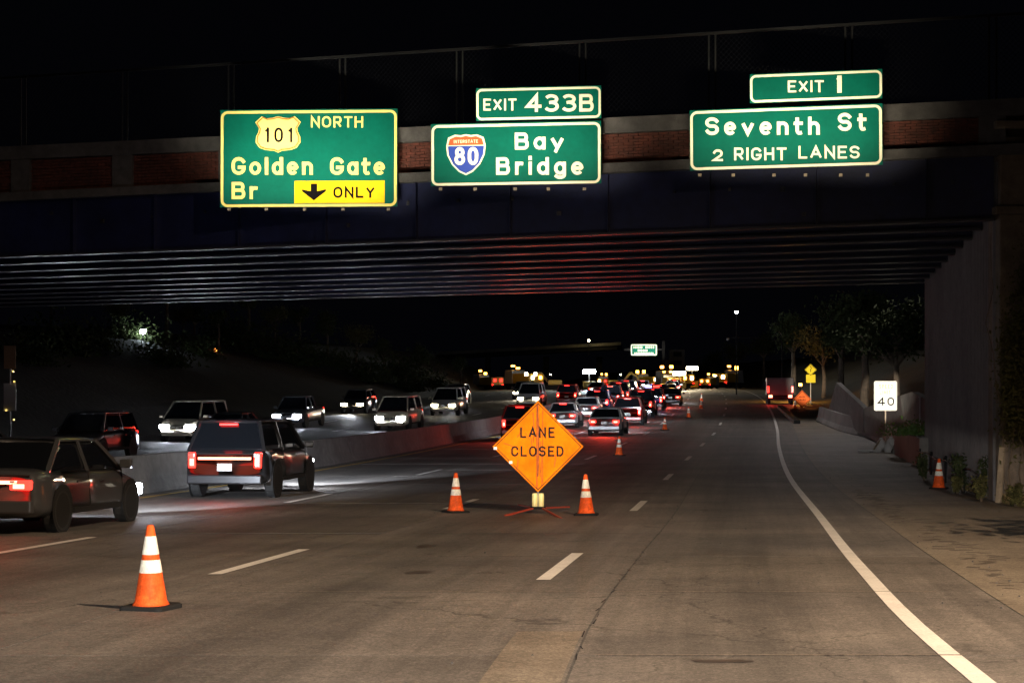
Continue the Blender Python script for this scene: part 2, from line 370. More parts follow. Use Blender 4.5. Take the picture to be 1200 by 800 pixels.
# ---------------------------------------------------------------- median barrier
def barrier(name, label, pts, h, m, group=None, sec=3, wd=.6):
    t = thing(name, label, 'barrier', pts[0], 0, group); o0 = Vector(pts[0])
    for i in range(len(pts)-1):
        a, c = Vector(pts[i]), Vector(pts[i+1]); d = (c-a).normalized(); x = Vector((d.y, -d.x, 0)).normalized(); s = MB()
        a2, c2 = a+d*.015, c-d*.015
        prof = [(-wd/2, -.1), (-wd/2, .08), (-wd*.28, .33), (-wd*.14, h), (wd*.14, h), (wd*.28, .33), (wd/2, .08), (wd/2, -.1)]
        for p in (a2, c2):
            for u, z in prof: s.v.append(tuple(p-o0+x*u+Vector((0, 0, z))))
        k = len(prof)
        for j in range(k): s.f.append(((j+1) % k, j, k+j, k+(j+1) % k))
        s.f.append(tuple(range(k))); s.f.append(tuple(reversed(range(k, 2*k)))); s.build('barrier_section', m, t)
    return t
barrier('median_barrier', 'long low concrete median barrier beside the yellow line, left of the road', [at(-15.35, y) for y in yrange(14, 270, 6)], .88, mat('grimy_barrier_concrete', (.085, .08, .075), .9, noise=[(.5, .35), (4, .2), (30, .12)], bump=(20, .4)))
bpts = [P(1046, 521, 68.5), P(1021, 514, 87), P(1000, 508.5, 92), P(982, 504, 98), P(968, 498, 105), P(956, 493, 112)]
bpts = [Vector((p.x+.3, p.y, gz(p.y))) for p in bpts]
barrier('shoulder_barrier', 'pale concrete barrier beyond the overpass on the right shoulder, behind the 40 sign', bpts, .95, M_CONC)

# ---------------------------------------------------------------- overpass
RX, RY = 10.1, 36.6; DIR = Vector((-1, .3605, 0)).normalized()      # face runs leftwards
DEP = Vector((3.6, 21.4, 0))
def face(X, fwd=0.0):                                               # point of the face line, fwd metres towards the camera
    return Vector((X, RY+(RX-X)*.3605, 0))+Vector((-.339, -.941, 0))*fwd
zb = lambda X: 5.31+.006*(X-RX)
zs = lambda X: 6.61+.0026*(X-RX)
zt = lambda X: 7.77-.0077*(X-RX)
ov = thing('overpass', 'dark steel girder road overpass with brick parapet spanning the whole freeway', 'overpass', (RX, RY, 0))
OV = Vector((RX, RY, 0))
XL = -34.0
def seg(b, X0, X1, f0, f1, z0, z1):
    """block along the face between two X, from f0 to f1 in front, z functions"""
    n = len(b.v)
    for X in (X0, X1):
        for f, z in ((f0, z0), (f1, z0), (f1, z1), (f0, z1)):
            p = face(X, f)-OV; b.v.append((p.x, p.y, z(X)))
    for q in ((3, 2, 1, 0), (4, 5, 6, 7), (0, 1, 5, 4), (1, 2, 6, 5), (2, 3, 7, 6), (3, 0, 4, 7)): b.f.append(tuple(n+i for i in q))
    return b
XR = RX-.02
seg(MB(), XL, XR, -.01, .02, zb, lambda X: zs(X)-.004).build('fascia_web', M_GIRD, ov)
seg(MB(), XL, XR, -.16, .20, lambda X: zb(X)-.05, lambda X: zb(X)-.002).build('fascia_flange', M_GIRD2, ov)
for X in [RX-1.3-2.2*i for i in range(20)]:
    seg(MB(), X-.02, X, .021, .15, lambda X: zb(X)+.001, lambda X: zs(X)-.006).build('stiffener', M_GIRD, ov)
seg(MB(), XL, RX+3, -.25, .26, zs, lambda X: zs(X)+.21).build('parapet_ledge', M_PARAPET, ov)
seg(MB(), XL, RX+3, -.18, .18, lambda X: zt(X)-.34, zt).build('parapet_cap', M_PARAPET, ov)
seg(MB(), XL, RX+3, -.16, -.02, lambda X: zs(X)+.212, lambda X: zt(X)-.342).build('parapet_core', M_MORTAR, ov)
pitch = 2.82; X = RX+.22; k = 0
while X > XL:
    seg(MB(), X-.52, X, -.019, .14, lambda X: zs(X)+.213, lambda X: zt(X)-.343).build('parapet_post', M_PARAPET, ov)
    a, c = X-.53, X-pitch+.01; bb = MB(); nr = 10
    if c > XL:
        for r in range(nr):
            u = c-(.11 if r % 2 else 0)
            while u < a:
                u0, u1 = max(u, c), min(u+.205, a)
                if u1-u0 > .03:
                    f = .05+random.uniform(-.012, .012)
                    seg(bb, u0, u1, -.018, f, lambda X: zs(X)+.22+(zt(X)-.35-zs(X)-.22)*(r+.06)/nr, lambda X: zs(X)+.22+(zt(X)-.35-zs(X)-.22)*(r+.9)/nr)
                u += .218
        bb.build('brick_panel', M_BRICK, ov, kind='stuff')
    X -= pitch; k += 1
# deck slab and inner beams
b = MB()
for p, z in ((Vector((XL, face(XL).y, 0)), 0), (Vector((RX+3, face(RX+3).y, 0)), 0)):
    for q in (Vector((0, .45, 0)), DEP*1.02):
        for zz in (.0, .3):
            v = p+q-OV; b.v.append((v.x, v.y, zs(p.x)-.12+zz))
b.f = [(0, 2, 6, 4), (1, 5, 7, 3), (0, 1, 3, 2), (4, 6, 7, 5), (0, 4, 5, 1), (2, 3, 7, 6)]
b.build('deck_slab', M_CONCD, ov)
NB = 9
for i in range(1, NB+1):
    d = DEP*(i/NB); A = face(XL)+d-OV; B = face(XR)+d-OV; b = MB(); za, zc = zb(XL), zb(XR)
    A1, B1 = Vector((A.x, A.y, za)), Vector((B.x, B.y, zc)); up = Vector((0, 0, 1))
    b.bar(A1+up*.6, B1+up*.6, .03, 1.14)
    b.build('beam_web', M_GIRD, ov)
    MB().bar(A1, B1, .42, .05).build('beam_flange', M_GIRD2, ov)
for X in [RX-4-4.4*i for i in range(10)]:                           # cross frames between the beams
    for i in range(NB):
        p = face(X)+DEP*(i/NB)-OV; q = face(X)+DEP*((i+1)/NB)-OV; z = zb(X)
        b = MB(); b.bar((p.x, p.y, z+.2), (q.x, q.y, z+1.05), .06, .06); b.bar((p.x+.07, p.y, z+1.05), (q.x+.07, q.y, z+.2), .06, .06)
        b.build('cross_brace', M_GIRD2, ov)
# small brackets bolted on the fascia
for px, py in ((120, 259), (178, 254), (240, 248), (478, 238), (537, 235), (600, 233), (655, 250), (790, 225), (855, 222), (917, 222), (1048, 216), (1116, 214), (942, 251), (408, 264), (60, 250)):
    Y = 40.24/(1+.3605*(px-600)/F)-.06; p = P(px, py, Y)-OV
    MB().box(p, (random.uniform(.05, .10), .05, random.uniform(.05, .11)), -.346+random.uniform(-.3, .3)).build('fascia_bracket', M_GIRD2, ov)
# fence on the parapet
fen = thing('chain_link_fence', 'tall dark chain link safety fence along the top of the overpass parapet', 'fence', (RX, RY, 0))
for i in range(15):
    X = RX+.22-.26-pitch*i; z = zt(X)
    if X < XL: break
    for s in (-.07, .07):
        p = face(X+s, 0)-OV; b = MB(); b.bar((p.x, p.y, z+.001), (p.x, p.y, z+1.75), .035, .05); b.build('fence_post', M_DARKST, fen)
seg(MB(), XL, RX+2, -.03, .03, lambda X: zt(X)+1.752, lambda X: zt(X)+1.81).build('top_rail', M_DARKST, fen)
b = MB(); X = XL; H = 1.74
while X < RX+2:
    for s in (1, -1):
        x0, x1 = X, X+s*H*.9
        if x1 > RX+2.4 or x1 < XL: continue
        p, q = face(x0, .01*s)-OV, face(x1, .01*s)-OV
        b.bar((p.x, p.y, zt(x0)+.01), (q.x, q.y, zt(x1)+H), .006, .006)
    X += .11
b.build('wire_mesh', M_WIRE, fen, kind='stuff')

# ---------------------------------------------------------------- abutment, pilaster, wing walls on the right
ab = thing('abutment_wall', 'tall grey fluted concrete abutment wall under the right end of the overpass', 'wall', (RX, RY, 0))
n = 62; b = MB(); base = []
for i in range(n*4+1):
    t = i/(n*4); p = DEP*t; off = (0, 0, .07, .07)[i % 4]; nx = Vector((-DEP.y, DEP.x, 0)).normalized()
    q = p+nx*off+Vector((.05, 0, 0)); base.append(q)
for q in base:
    Y = q.y+RY; b.v += [(q.x, q.y, gz(Y)-.2), (q.x, q.y, 6.5), (q.x+.8, q.y, gz(Y)-.2), (q.x+.8, q.y, 6.5)]
for i in range(len(base)-1): a = 4*i; b.f += [(a, a+1, a+5, a+4), (a+1, a+3, a+7, a+5)]
b.f.append((0, 2, 3, 1)); m_ = 4*(len(base)-1); b.f.append((m_, m_+1, m_+3, m_+2))
b.build('fluted_wall', M_FLUTE, ab)
pl = thing('stone_pilaster', 'brown concrete pilaster at the right end of the overpass face, draped with vine', 'pillar', (RX+.75, RY+.25, gz(RY)-.1))
MB().box((0, 0, 3.05), (1.4, .9, 6.1), 0).build('shaft', M_PIL, pl, bevel=.03)
for i, z in enumerate((6.25, 7.95)): MB().box((0, 0, z if i else 6.18), (1.62, 1.1, .16)).build('capital_moulding', M_PIL, pl, bevel=.02)
MB().box((0, 0, 6.27+.72), (1.36, .86, 1.43)).build('end_block', M_PIL, pl, bevel=.02)
wg = thing('wing_wall', 'brown concrete wing wall right of the pilaster behind the vine', 'wall', (RX+1.46, RY+.3, gz(36)-.1))
MB().box((4, .2, 2.6), (8, .4, 5.2)).build('wall_face', M_PIL, wg)
MB().box((4, .2, 5.3), (8.1, .55, .18)).build('coping', M_CONCD, wg)
# low retaining block with plants on it
pk = [P(1048, 532, 68), P(1083, 547, 56.2)]
rb = thing('retaining_block', 'low concrete retaining wall with green plants on top, between the 40 sign and the abutment', 'wall', (pk[0].x, pk[0].y, gz(68)))
v = pk[1]-pk[0]; b = MB(); h = .95
pts = [(0, 0), (v.x-.15, v.y), (v.x+2, v.y), (2.4, 0)]
for z in (-.3, h): b.v += [(x, y, z+(gz(56.2)-gz(68))*(y/v.y)) for x, y in pts]
b.f = [(3, 2, 1, 0), (4, 5, 6, 7), (0, 1, 5, 4), (1, 2, 6, 5), (2, 3, 7, 6), (3, 0, 4, 7)]
for f in range(len(b.f)): b.f[f] = tuple(reversed(b.f[f]))
b.build('wall_face', M_CONC, rb)
# angular retaining slabs behind the barrier
def slab(name, label, quads, m):
    t = thing(name, label, 'wall', quads[0][0]); o = Vector(quads[0][0])
    for q in quads:
        b = MB(); back = Vector((1.2, .6, 0))
        q = [Vector(p)-o for p in q]; k = len(q); b.v = [tuple(p) for p in q]+[tuple(p+back*.25) for p in q]
        b.f = [tuple(range(k)), tuple(reversed(range(k, 2*k)))]+[((j+1) % k, j, k+j, k+(j+1) % k) for j in range(k)]; b.build('slab', m, t)
    return t
slab('sloped_wing_wall', 'grey triangular concrete wing wall rising behind the shoulder barrier', [[P(971, 497, 108), P(1012, 507, 88), P(1012, 478, 88), P(980, 448, 103), P(971, 480, 108)]], M_CONCD)
slab('low_slope_wall', 'grey concrete slope wall behind the 40 sign with peaked top', [[P(1012.5, 507, 87.8), P(1084, 530, 63), P(1084, 467, 63), P(1068, 459, 66), P(1012.5, 478, 87.8)]], M_CONCD)
pp = P(1069, 500, 63.2); tp = thing('thin_post', 'thin grey metal post standing behind the low retaining wall', 'post', (pp.x, 62.0, gz(62)+.9))
MB().tube([(0, 0, 0), (0, 0, 1.35)], .03).build('tube', M_GALV, tp); MB().box((0, 0, 1.37), (.09, .09, .04)).build('cap', M_GALV, tp)
# guard cable along the foot of the abutment
b = MB(); pts = []
for i in range(13):
    t = i/12; p = Vector((RX-.12, RY+.4, 0))+DEP*(t*.98); pts.append((p.x-.12, p.y, gz(p.y)+.55+.05*math.sin(t*19)))
gc = b.tube(pts, .022, 6).build('guard_cable', M_DARKST); tag(gc, 'dark sagging cable running low along the foot of the abutment wall', 'cable')
for i in (2, 5, 8, 11):
    p = pts[i]; q = MB().bar((p[0], p[1], gz(p[1])-.05), (p[0]+.02, p[1], p[2]+.12), .05, .05).build('cable_post', M_DARKST, None)
    tag(q, {2: 'dark cable stake nearest the shoulder cone, right behind it', 5: 'dark cable stake second from the pilaster along the abutment wall', 8: 'dark cable stake third from the pilaster along the abutment wall', 11: 'farthest dark cable stake, close to the low retaining wall'}[i], 'stake', 'stakes of the low cable')
st = MB().bar((10.0, 36.0, gz(36)-.1), (10.12, 36.1, gz(36)+1.15), .12, .05).build('wooden_stake', M_WOOD); tag(st, 'pale leaning wooden board at the foot of the pilaster', 'board')

# ---------------------------------------------------------------- stroke lettering
def E(cx, cy, rx, ry, a0, a1, n=18): return [(cx+rx*math.cos(R(a0+(a1-a0)*i/n)), cy+ry*math.sin(R(a0+(a1-a0)*i/n))) for i in range(n+1)]
XH = .69
def bowl(x0, x1, y0, y1):            # closed round-sided bowl
    return E((x0+x1)/2, (y0+y1)/2, (x1-x0)/2, (y1-y0)/2, 90, 450, 28)
def Dsh(x1, y0, y1, xs=0.0):         # flat left, rounded right
    r = (y1-y0)/2; rr = min(r, x1*.62); return [(xs, y1)]+E(x1-rr, (y0+y1)/2, rr, r, 90, -90, 14)+[(xs, y0)]
S_SH = E(.5, .745, .5, .255, 25, 90, 6)+E(.5, .745, .5, .255, 90, 250, 12)[1:]+E(.5, .265, .5, .265, 70, -90, 12)+E(.5, .265, .5, .265, -90, -155, 6)[1:]
GL = {
 'A': (.78, [[(0, 0), (.5, 1), (1, 0)], [(.2, .33), (.8, .33)]]), 'B': (.62, [[(0, 0), (0, 1)], Dsh(.92, .53, 1), Dsh(1, 0, .53)]),
 'C': (.66, [E(.5, .66, .5, .34, 15, 90, 6)+E(.5, .66, .5, .34, 90, 180, 8)[1:]+E(.5, .34, .5, .34, 180, 345, 14)]),
 'D': (.64, [[(0, 0), (0, 1)], [(0, 1)]+E(.5, .5, .5, .5, 90, -90, 16)+[(0, 0)]]),
 'E': (.56, [[(1, 1), (0, 1), (0, 0), (1, 0)], [(0, .51), (.82, .51)]]),
 'G': (.68, [E(.5, .66, .5, .34, 28, 90, 6)+E(.5, .66, .5, .34, 90, 180, 8)[1:]+E(.5, .34, .5, .34, 180, 350, 14)+[(1, .40), (.58, .40)]]),
 'H': (.64, [[(0, 0), (0, 1)], [(1, 0), (1, 1)], [(0, .52), (1, .52)]]), 'I': (0, [[(0, 0), (0, 1)]]), 'L': (.54, [[(0, 1), (0, 0), (1, 0)]]),
 'M': (.78, [[(0, 0), (0, 1), (.5, .25), (1, 1), (1, 0)]]), 'N': (.66, [[(0, 0), (0, 1), (1, 0), (1, 1)]]),
 'O': (.70, [E(.5, .62, .5, .38, 0, 180, 16)+E(.5, .38, .5, .38, 180, 360, 16)+[(1, .5)]]),
 'P': (.60, [[(0, 0), (0, 1)], Dsh(1, .45, 1)]), 'R': (.62, [[(0, 0), (0, 1)], Dsh(.97, .46, 1), [(.48, .46), (1, 0)]]),
 'S': (.62, [S_SH]), 'T': (.62, [[(0, 1), (1, 1)], [(.5, 1), (.5, 0)]]), 'X': (.68, [[(0, 0), (1, 1)], [(0, 1), (1, 0)]]),
 'Y': (.70, [[(0, 1), (.5, .45), (1, 1)], [(.5, .47), (.5, 0)]]),
 '0': (.58, [E(.5, .64, .5, .36, 0, 180, 16)+E(.5, .36, .5, .36, 180, 360, 16)+[(1, .5)]]),
 '1': (.20, [[(-.2, .80), (.9, .95)], [(.9, 0), (.9, 1)]]),
 '2': (.60, [E(.5, .7, .48, .3, 165, 0, 12)+[(.9, .5), (0, 0), (1, 0)]]),
 '3': (.62, [E(.48, .77, .47, .23, 158, -60, 14)+[(.42, .54)], E(.48, .27, .52, .27, 85, -158, 16)]),
 '4': (.68, [[(.72, 0), (.72, 1), (0, .28), (1, .28)]]),
 '8': (.60, [E(.5, .76, .42, .24, 90, 450, 20), E(.5, .27, .5, .27, 90, 450, 22)]),
 'a': (.50, [bowl(0, 1, 0, XH), [(1, XH), (1, 0)]]), 'd': (.50, [bowl(0, 1, 0, XH), [(1, 1), (1, 0)]]),
 'e': (.52, [[(.02, XH/2), (1, XH/2)]+E(.5, XH/2, .5, XH/2, 0, 320, 22)]), 'g': (.50, [bowl(0, 1, 0, XH), [(1, XH), (1, -.12)]+E(.5, -.12, .5, .18, 0, -150, 10)]),
 'h': (.48, [[(0, 0), (0, 1)], [(0, .4)]+E(.5, XH-.27, .5, .27, 180, 0, 12)+[(1, 0)]]), 'i': (0, [[(0, 0), (0, XH)], [(0, 1.03), (0, 1.09)]]),
 'l': (0, [[(0, 0), (0, 1)]]), 'n': (.48, [[(0, 0), (0, XH)], [(0, .4)]+E(.5, XH-.27, .5, .27, 180, 0, 12)+[(1, 0)]]),
 'o': (.54, [bowl(0, 1, 0, XH)]), 'r': (.30, [[(0, 0), (0, XH)], [(0, .4)]+E(.75, XH-.28, .75, .28, 180, 75, 8)]),
 't': (.34, [[(.32, .95), (.32, .22)]+E(.7, .2, .38, .2, 180, 290, 7), [(0, XH-.02), (1, XH-.02)]]),
 'v': (.58, [[(0, XH), (.5, 0), (1, XH)]]), 'y': (.60, [[(0, XH), (.52, 0)], [(1, XH), (.52, 0), (.3, -.32)]]),
}
def word(txt, x0, z0, x1, z1, sw, y, m, parent, gap=.30, name='letter', skew=0.0):
    """one mesh per letter, filling x0..x1 by z0..z1 (cap height) in the sign's own x,z plane"""
    h = z1-z0; s = sw*h; ws = [GL[c][0]*h for c in txt]; nat = sum(ws)+s*len(txt)+gap*h*(len(txt)-1)
    k = (x1-x0-s*len(txt))/max(1e-6, nat-s*len(txt)); x = x0; n = 0
    for c, w_ in zip(txt, ws):
        wk = w_*k; b = MB(); n = 0
        for st_ in GL[c][1]:
            pts = [(x+s/2+px*wk, z0+s/2+pz*(h-s)+skew*(x+px*wk-x0)) for px, pz in st_]
            # square ends: push the end points out to the cap line for vertical stems
            def ext(a, bq):
                d = Vector(a)-Vector(bq); L = d.length
                return tuple(Vector(a)+d*(s*.5/L)) if L > 1e-6 else a
            closed = (Vector(pts[0])-Vector(pts[-1])).length < 1e-6
            if closed: pts = pts[:-1]
            else:
                if abs(pts[0][0]-pts[1][0]) < s*.2 or abs(pts[0][1]-pts[1][1]) < s*.2: pts[0] = ext(pts[0], pts[1])
                if abs(pts[-1][0]-pts[-2][0]) < s*.2 or abs(pts[-1][1]-pts[-2][1]) < s*.2: pts[-1] = ext(pts[-1], pts[-2])
            b.ribbon(pts, s, y-n*.0006, closed); n += 1
        b.build(name, m, parent); x += wk+s+gap*h*k
def rrect(x0, z0, x1, z1, r, n=6):
    p = []
    for cx, cz, a in ((x1-r, z0+r, -90), (x1-r, z1-r, 0), (x0+r, z1-r, 90), (x0+r, z0+r, 180)): p += [(cx+r*math.cos(R(a+90*i/n)), cz+r*math.sin(R(a+90*i/n))) for i in range(n+1)]
    return p

class Sign:
    """sign frame: local x right, z up, -y to the traffic; px() maps photo pixels on the panel to local x,z"""
    def __init__(s, name, label, cat, xl, xr, tl, tr, bl, br, Yl, Yr, group=None):
        a, c = P(xl, bl, Yl), P(xr, br, Yr); s.a = a; s.W = (c-a).length
        s.H = ((bl-tl)/F*Yl+(br-tr)/F*Yr)/2; s.t = thing(name, label, cat, a, 0, group)
        ang = math.atan2(c.y-a.y, c.x-a.x); roll = math.asin((c.z-a.z)/s.W)
        s.t.rotation_euler = (0, -roll, ang); s.ang = ang
        s.d = (xl, xr, tl, tr, bl, br)
    def px(s, x, y):
        xl, xr, tl, tr, bl, br = s.d; u = (x-xl)/(xr-xl); top = tl+(tr-tl)*u; bot = bl+(br-bl)*u
        return (u*s.W, (bot-y)/(bot-top)*s.H)
    def panel(s, x0, y0, x1, y1, m=M_GREEN, th=.03, y=0, name='panel', r=None):
        a, c = s.px(x0, y1), s.px(x1, y0)
        o = (MB().poly(rrect(a[0], a[1], c[0], c[1], r), y, y+th) if r else MB().box(((a[0]+c[0])/2, y+th/2, (a[1]+c[1])/2), (c[0]-a[0], th, c[1]-a[1])))
        return o.build(name, m, s.t)
    def border(s, x0, y0, x1, y1, m, wd, r, inset=0, y=-.004, name='border'):
        a, c = s.px(x0, y1), s.px(x1, y0); k = inset+wd/2
        return MB().ribbon(rrect(a[0]+k, a[1]+k, c[0]-k, c[1]-k, r), wd, y, True, .003).build(name, m, s.t)
    def word(s, txt, x0, y0, x1, y1, sw, m, par=None, y=-.004, gap=.30, name='letter'):
        a, c = s.px(x0, y1), s.px(x1, y0); xm = s.px(x0, (y0+y1)/2)
        word(txt, a[0], a[1], c[0], a[1]+abs(s.px(x0, y0)[1]-s.px(x0, y1)[1]), sw, y, m, par or s.t, gap, name, (s.px(x1, y1)[1]-s.px(x0, y1)[1])/(c[0]-a[0]))
    def brackets(s, xs, ybot):
        for x in xs:
            a = s.px(x, ybot); MB().box((a[0], .05, a[1]-.035), (.07, .07, .06)).build('sign_bracket', M_POLE, s.t)  # small knob under the panel, carries no lamp
            MB().bar((a[0], .04, a[1]+.3), (a[0], 1.0, a[1]+.3), .06, .1).build('support_arm', M_DARKST, s.t)
    def light(s, power, color, wfrac=1.0, up=.6, dist=3.2, low=1.6, spread=46):
        M = Matrix.Translation(s.a) @ Matrix.Rotation(s.ang, 4, 'Z')
        src = M @ Vector((s.W*.5, -dist, -low)); aim = M @ Vector((s.W*.5, 0, s.H*up))
        o = lamp('added_sign_fill', 'AREA', src, power, color, aim, shape='RECTANGLE', size=s.W*wfrac, size_y=.25, spread=R(spread)); return o  # added area light brightening the panel, no fixture stands here

# --- 101 Golden Gate Br
S1 = Sign('guide_sign', 'green overhead sign with 101 shield, Golden Gate Br and yellow ONLY arrow plate', 'sign', 258, 465.5, 129.5, 127, 243, 242, 41.05, 40.75)
S1.panel(258, 127, 465.5, 243)
S1.border(258, 127.8, 465.5, 243.4, M_LEGY, .062, .13, .012)
def us(cx, cz, k): # route shield outline, half-width 1
    L = [(0, -1.08), (.18, -.97), (.55, -.93), (.82, -.80), (.98, -.50), (.97, -.2), (.86, .08), (.84, .3), (1.0, .62), (.72, .95), (.5, .84), (.25, .86), (0, .95)]
    p = [(cx+x*k*.54, cz+z*k*.42) for x, z in L]; q = [(cx-x*k*.54, cz+z*k*.42) for x, z in reversed(L[1:-1])]
    return p+q
c = S1.px(326, 156.5)
sh_ = MB().poly(us(c[0], c[1], 1.0), -.008, -.001).build('route_shield', M_LEGY, S1.t)
MB().ribbon(us(c[0], c[1], .93), .03, -.0105, True).build('shield_outline', mat('brown_outline', (.30, .13, .012), .5), sh_)
S1.word('101', 310.5, 150, 343, 167, .15, M_BLACK, sh_, -.011, .46, 'numeral')
S1.word('NORTH', 364.5, 136.3, 425.6, 149.6, .165, M_LEGY, gap=.22)
S1.word('Golden', 271.5, 184.5, 367, 205, .19, M_LEGY, gap=.24)
S1.word('Gate', 387, 184.5, 451.2, 205, .19, M_LEGY, gap=.22)
S1.word('Br', 271.5, 213.5, 302.5, 233.5, .19, M_LEGY, gap=.26)
S1.panel(345.3, 211.5, 450.8, 238.3, M_YPLATE, .004, -.0055, 'only_plate')
a = S1.px(368.3, 235); k = .01985
arr = [(0, 0), (14.2, 10.8), (14.2, 13.0), (3.8, 11.0), (3.8, 19.7), (-3.8, 19.7), (-3.8, 11.0), (-14.2, 13.0), (-14.2, 10.8)]
MB().poly([(a[0]+x*k, a[1]+z*k) for x, z in arr], -.010, -.006).build('down_arrow', M_BLACK, S1.t)
S1.word('ONLY', 391, 219, 439.5, 232, .185, M_BLACK, y=-.009, gap=.22)
S1.brackets([268, 312, 357, 402, 455], 243.3)
S1.light(122, (1, .93, .70))
# --- 80 Bay Bridge
S2 = Sign('guide_sign', 'green overhead sign with blue 80 shield, Bay Bridge and EXIT 433B tab', 'sign', 505, 704.5, 143.5, 140.3, 219.8, 216.6, 39.45, 38.95)
S2.panel(505, 142, 704.5, 218)
S2.border(505, 142.8, 704.5, 218.6, M_LEG, .058, .12, .012)
S2.panel(558.5, 101, 704.5, 141.6)
S2.border(558.5, 101.7, 704.5, 141.4, M_LEG, .052, .10, .006)
def inter(cx, cz, k, top=None):
    L = [(0, -1.05), (.35, -.88), (.70, -.52), (.93, -.05), (.98, .38), (.88, .80), (.55, .94), (.25, .90), (0, .96)]
    p = [(cx+x*k*.46, cz+z*k*.46) for x, z in L]; return p+[(cx-x*k*.46, cz+z*k*.46) for x, z in reversed(L[1:-1])]
c = S2.px(546.5, 180.2)
sh2_ = MB().poly(inter(c[0], c[1], 1.0), -.008, -.001).build('route_shield', M_LEG, S2.t)
MB().poly(inter(c[0], c[1]-.005, .91), -.0095, -.0085).build('blue_field', M_SHBLUE, sh2_)
hx = lambda x: c[0]+x*.46; hz_ = lambda z: c[1]+z*.46
MB().poly([(hx(-.88), hz_(.42)), (hx(.88), hz_(.42)), (hx(.80), hz_(.72)), (hx(.5), hz_(.85)), (hx(.25), hz_(.81)), (hx(0), hz_(.87)), (hx(-.25), hz_(.81)), (hx(-.5), hz_(.85)), (hx(-.80), hz_(.72))], -.0115, -.0100).build('red_band', M_SHRED, sh2_)
MB().ribbon([(hx(-.91), hz_(.40)), (hx(.91), hz_(.40))], .018, -.0125).build('shield_line', M_LEG, sh2_)
word('INTERSTATE', hx(-.60), hz_(.52), hx(.60), hz_(.68), .17, -.0135, M_LEG, sh2_, .22, 'letter')
S2.word('80', 533, 172.5, 561, 193.5, .19, M_LEG, sh2_, -.0125, .22, 'numeral')
S2.word('Bay', 604, 155.5, 661.5, 175.5, .19, M_LEG, gap=.28)
S2.word('Bridge', 582, 184.5, 684, 205, .19, M_LEG, gap=.30)
S2.word('EXIT', 567, 115.6, 606, 129.8, .165, M_LEG, gap=.20)
S2.word('433B', 617, 111, 696, 131.5, .18, M_LEG, gap=.16)
S2.brackets([516, 557, 604, 643, 685], 219.5)
S2.light(98, (1, .90, .66), up=.9)
# --- Seventh St
S3 = Sign('guide_sign', 'green overhead sign reading Seventh St, 2 RIGHT LANES with EXIT 1 tab', 'sign', 808.5, 1034.5, 125.5, 118.7, 203.3, 196.5, 37.55, 36.75)
S3.panel(808.5, 122, 1034.5, 200)
S3.border(808.5, 122.6, 1034.5, 200.4, M_LEG, .056, .12, .012)
S3.panel(880.3, 82.3, 1034.5, 120.9)
S3.border(880.3, 83, 1034.5, 120.7, M_LEG, .050, .10, .006)
S3.word('Seventh', 827, 137.2, 962, 158.2, .19, M_LEG, gap=.30)
S3.word('St', 983, 133, 1016, 154, .19, M_LEG, gap=.34)
S3.word('2', 836, 175, 848, 189, .19, M_LEG)
S3.word('RIGHT', 861.3, 173, 923, 188, .165, M_LEG, gap=.22)
S3.word('LANES', 937, 171.3, 1008, 186, .165, M_LEG, gap=.22)
S3.word('EXIT', 925, 94.6, 967, 108.6, .165, M_LEG, gap=.20)
S3.word('1', 981, 89.5, 988, 109.5, .26, M_LEG)
S3.brackets([820, 860, 908, 945, 986, 1017], 203)
S3.light(95, (1, .88, .62), up=.9)

# ---------------------------------------------------------------- portable LANE CLOSED sign
Yd = 32.2; ctr = P(630.5, 523, Yd); s32 = Yd/F
ls = thing('lane_closed_sign', 'orange diamond LANE CLOSED sign on a low spring stand between two cones', 'sign', (ctr.x, Yd, gz(Yd)+.013))
zc = ctr.z-gz(Yd)-.013; D = 53.3*s32
def tp_(x, y): return ((x-630.5)*s32, zc+(523-y)*s32)
MB().poly([(0, zc-D), (D, zc), (0, zc+D), (-D, zc)], -.004, .004).build('fabric_panel', M_FABRIC, ls)
def dia(k): return [(0, zc-D*k), (D*k, zc), (0, zc+D*k), (-D*k, zc)]
MB().ribbon(dia(.945), .014, -.0065, True).build('black_border', M_BLACK, ls)
word('LANE', *tp_(609.5, 512.8), *tp_(650, 500.2), .17, -.007, M_BLACK, ls, .30)
word('CLOSED', *tp_(599, 534.6), *tp_(660.5, 522.4), .17, -.007, M_BLACK, ls, .26)
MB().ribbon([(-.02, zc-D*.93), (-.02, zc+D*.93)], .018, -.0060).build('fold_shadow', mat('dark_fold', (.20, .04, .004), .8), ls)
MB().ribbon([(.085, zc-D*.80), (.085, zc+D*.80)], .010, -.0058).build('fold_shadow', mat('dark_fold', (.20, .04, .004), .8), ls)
MB().bar((0, .02, .25), (0, .02, zc+D*.96), .035, .02, (0, 1, 0)).build('upright_rib', M_DARKST, ls)
MB().bar((-D*.95, .035, zc), (D*.95, .035, zc), .02, .03).build('cross_rib', M_DARKST, ls)
for q, z0, z1, wq in ((.0, zc-.55, zc+.78, .022), (-.085, zc+.08, zc+.62, .012), (.05, zc-.55, zc+.1, .01)):
    MB().ribbon([(q, z0), (q+.012, (z0+z1)/2), (q-.006, z1)], wq, -.0055).build('crease', M_DIRTCREASE, ls)  # darker strips drawn along the fabric creases
for x, y, a, l in ((609, 507, 60, .2), (618, 511, 120, .16), (596, 521, 160, .18), (622, 515, 100, .25), (634, 560, 95, .3), (606, 545, 80, .2), (650, 540, 85, .22)):
    p = tp_(x, y); dx, dz = math.cos(R(a))*l/2, math.sin(R(a))*l/2
    MB().ribbon([(p[0]-dx, p[1]-dz), (p[0]+.01, p[1]), (p[0]+dx, p[1]+dz)], random.uniform(.006, .014), -.0052).build('dirt_streak', M_DIRTCREASE, ls)
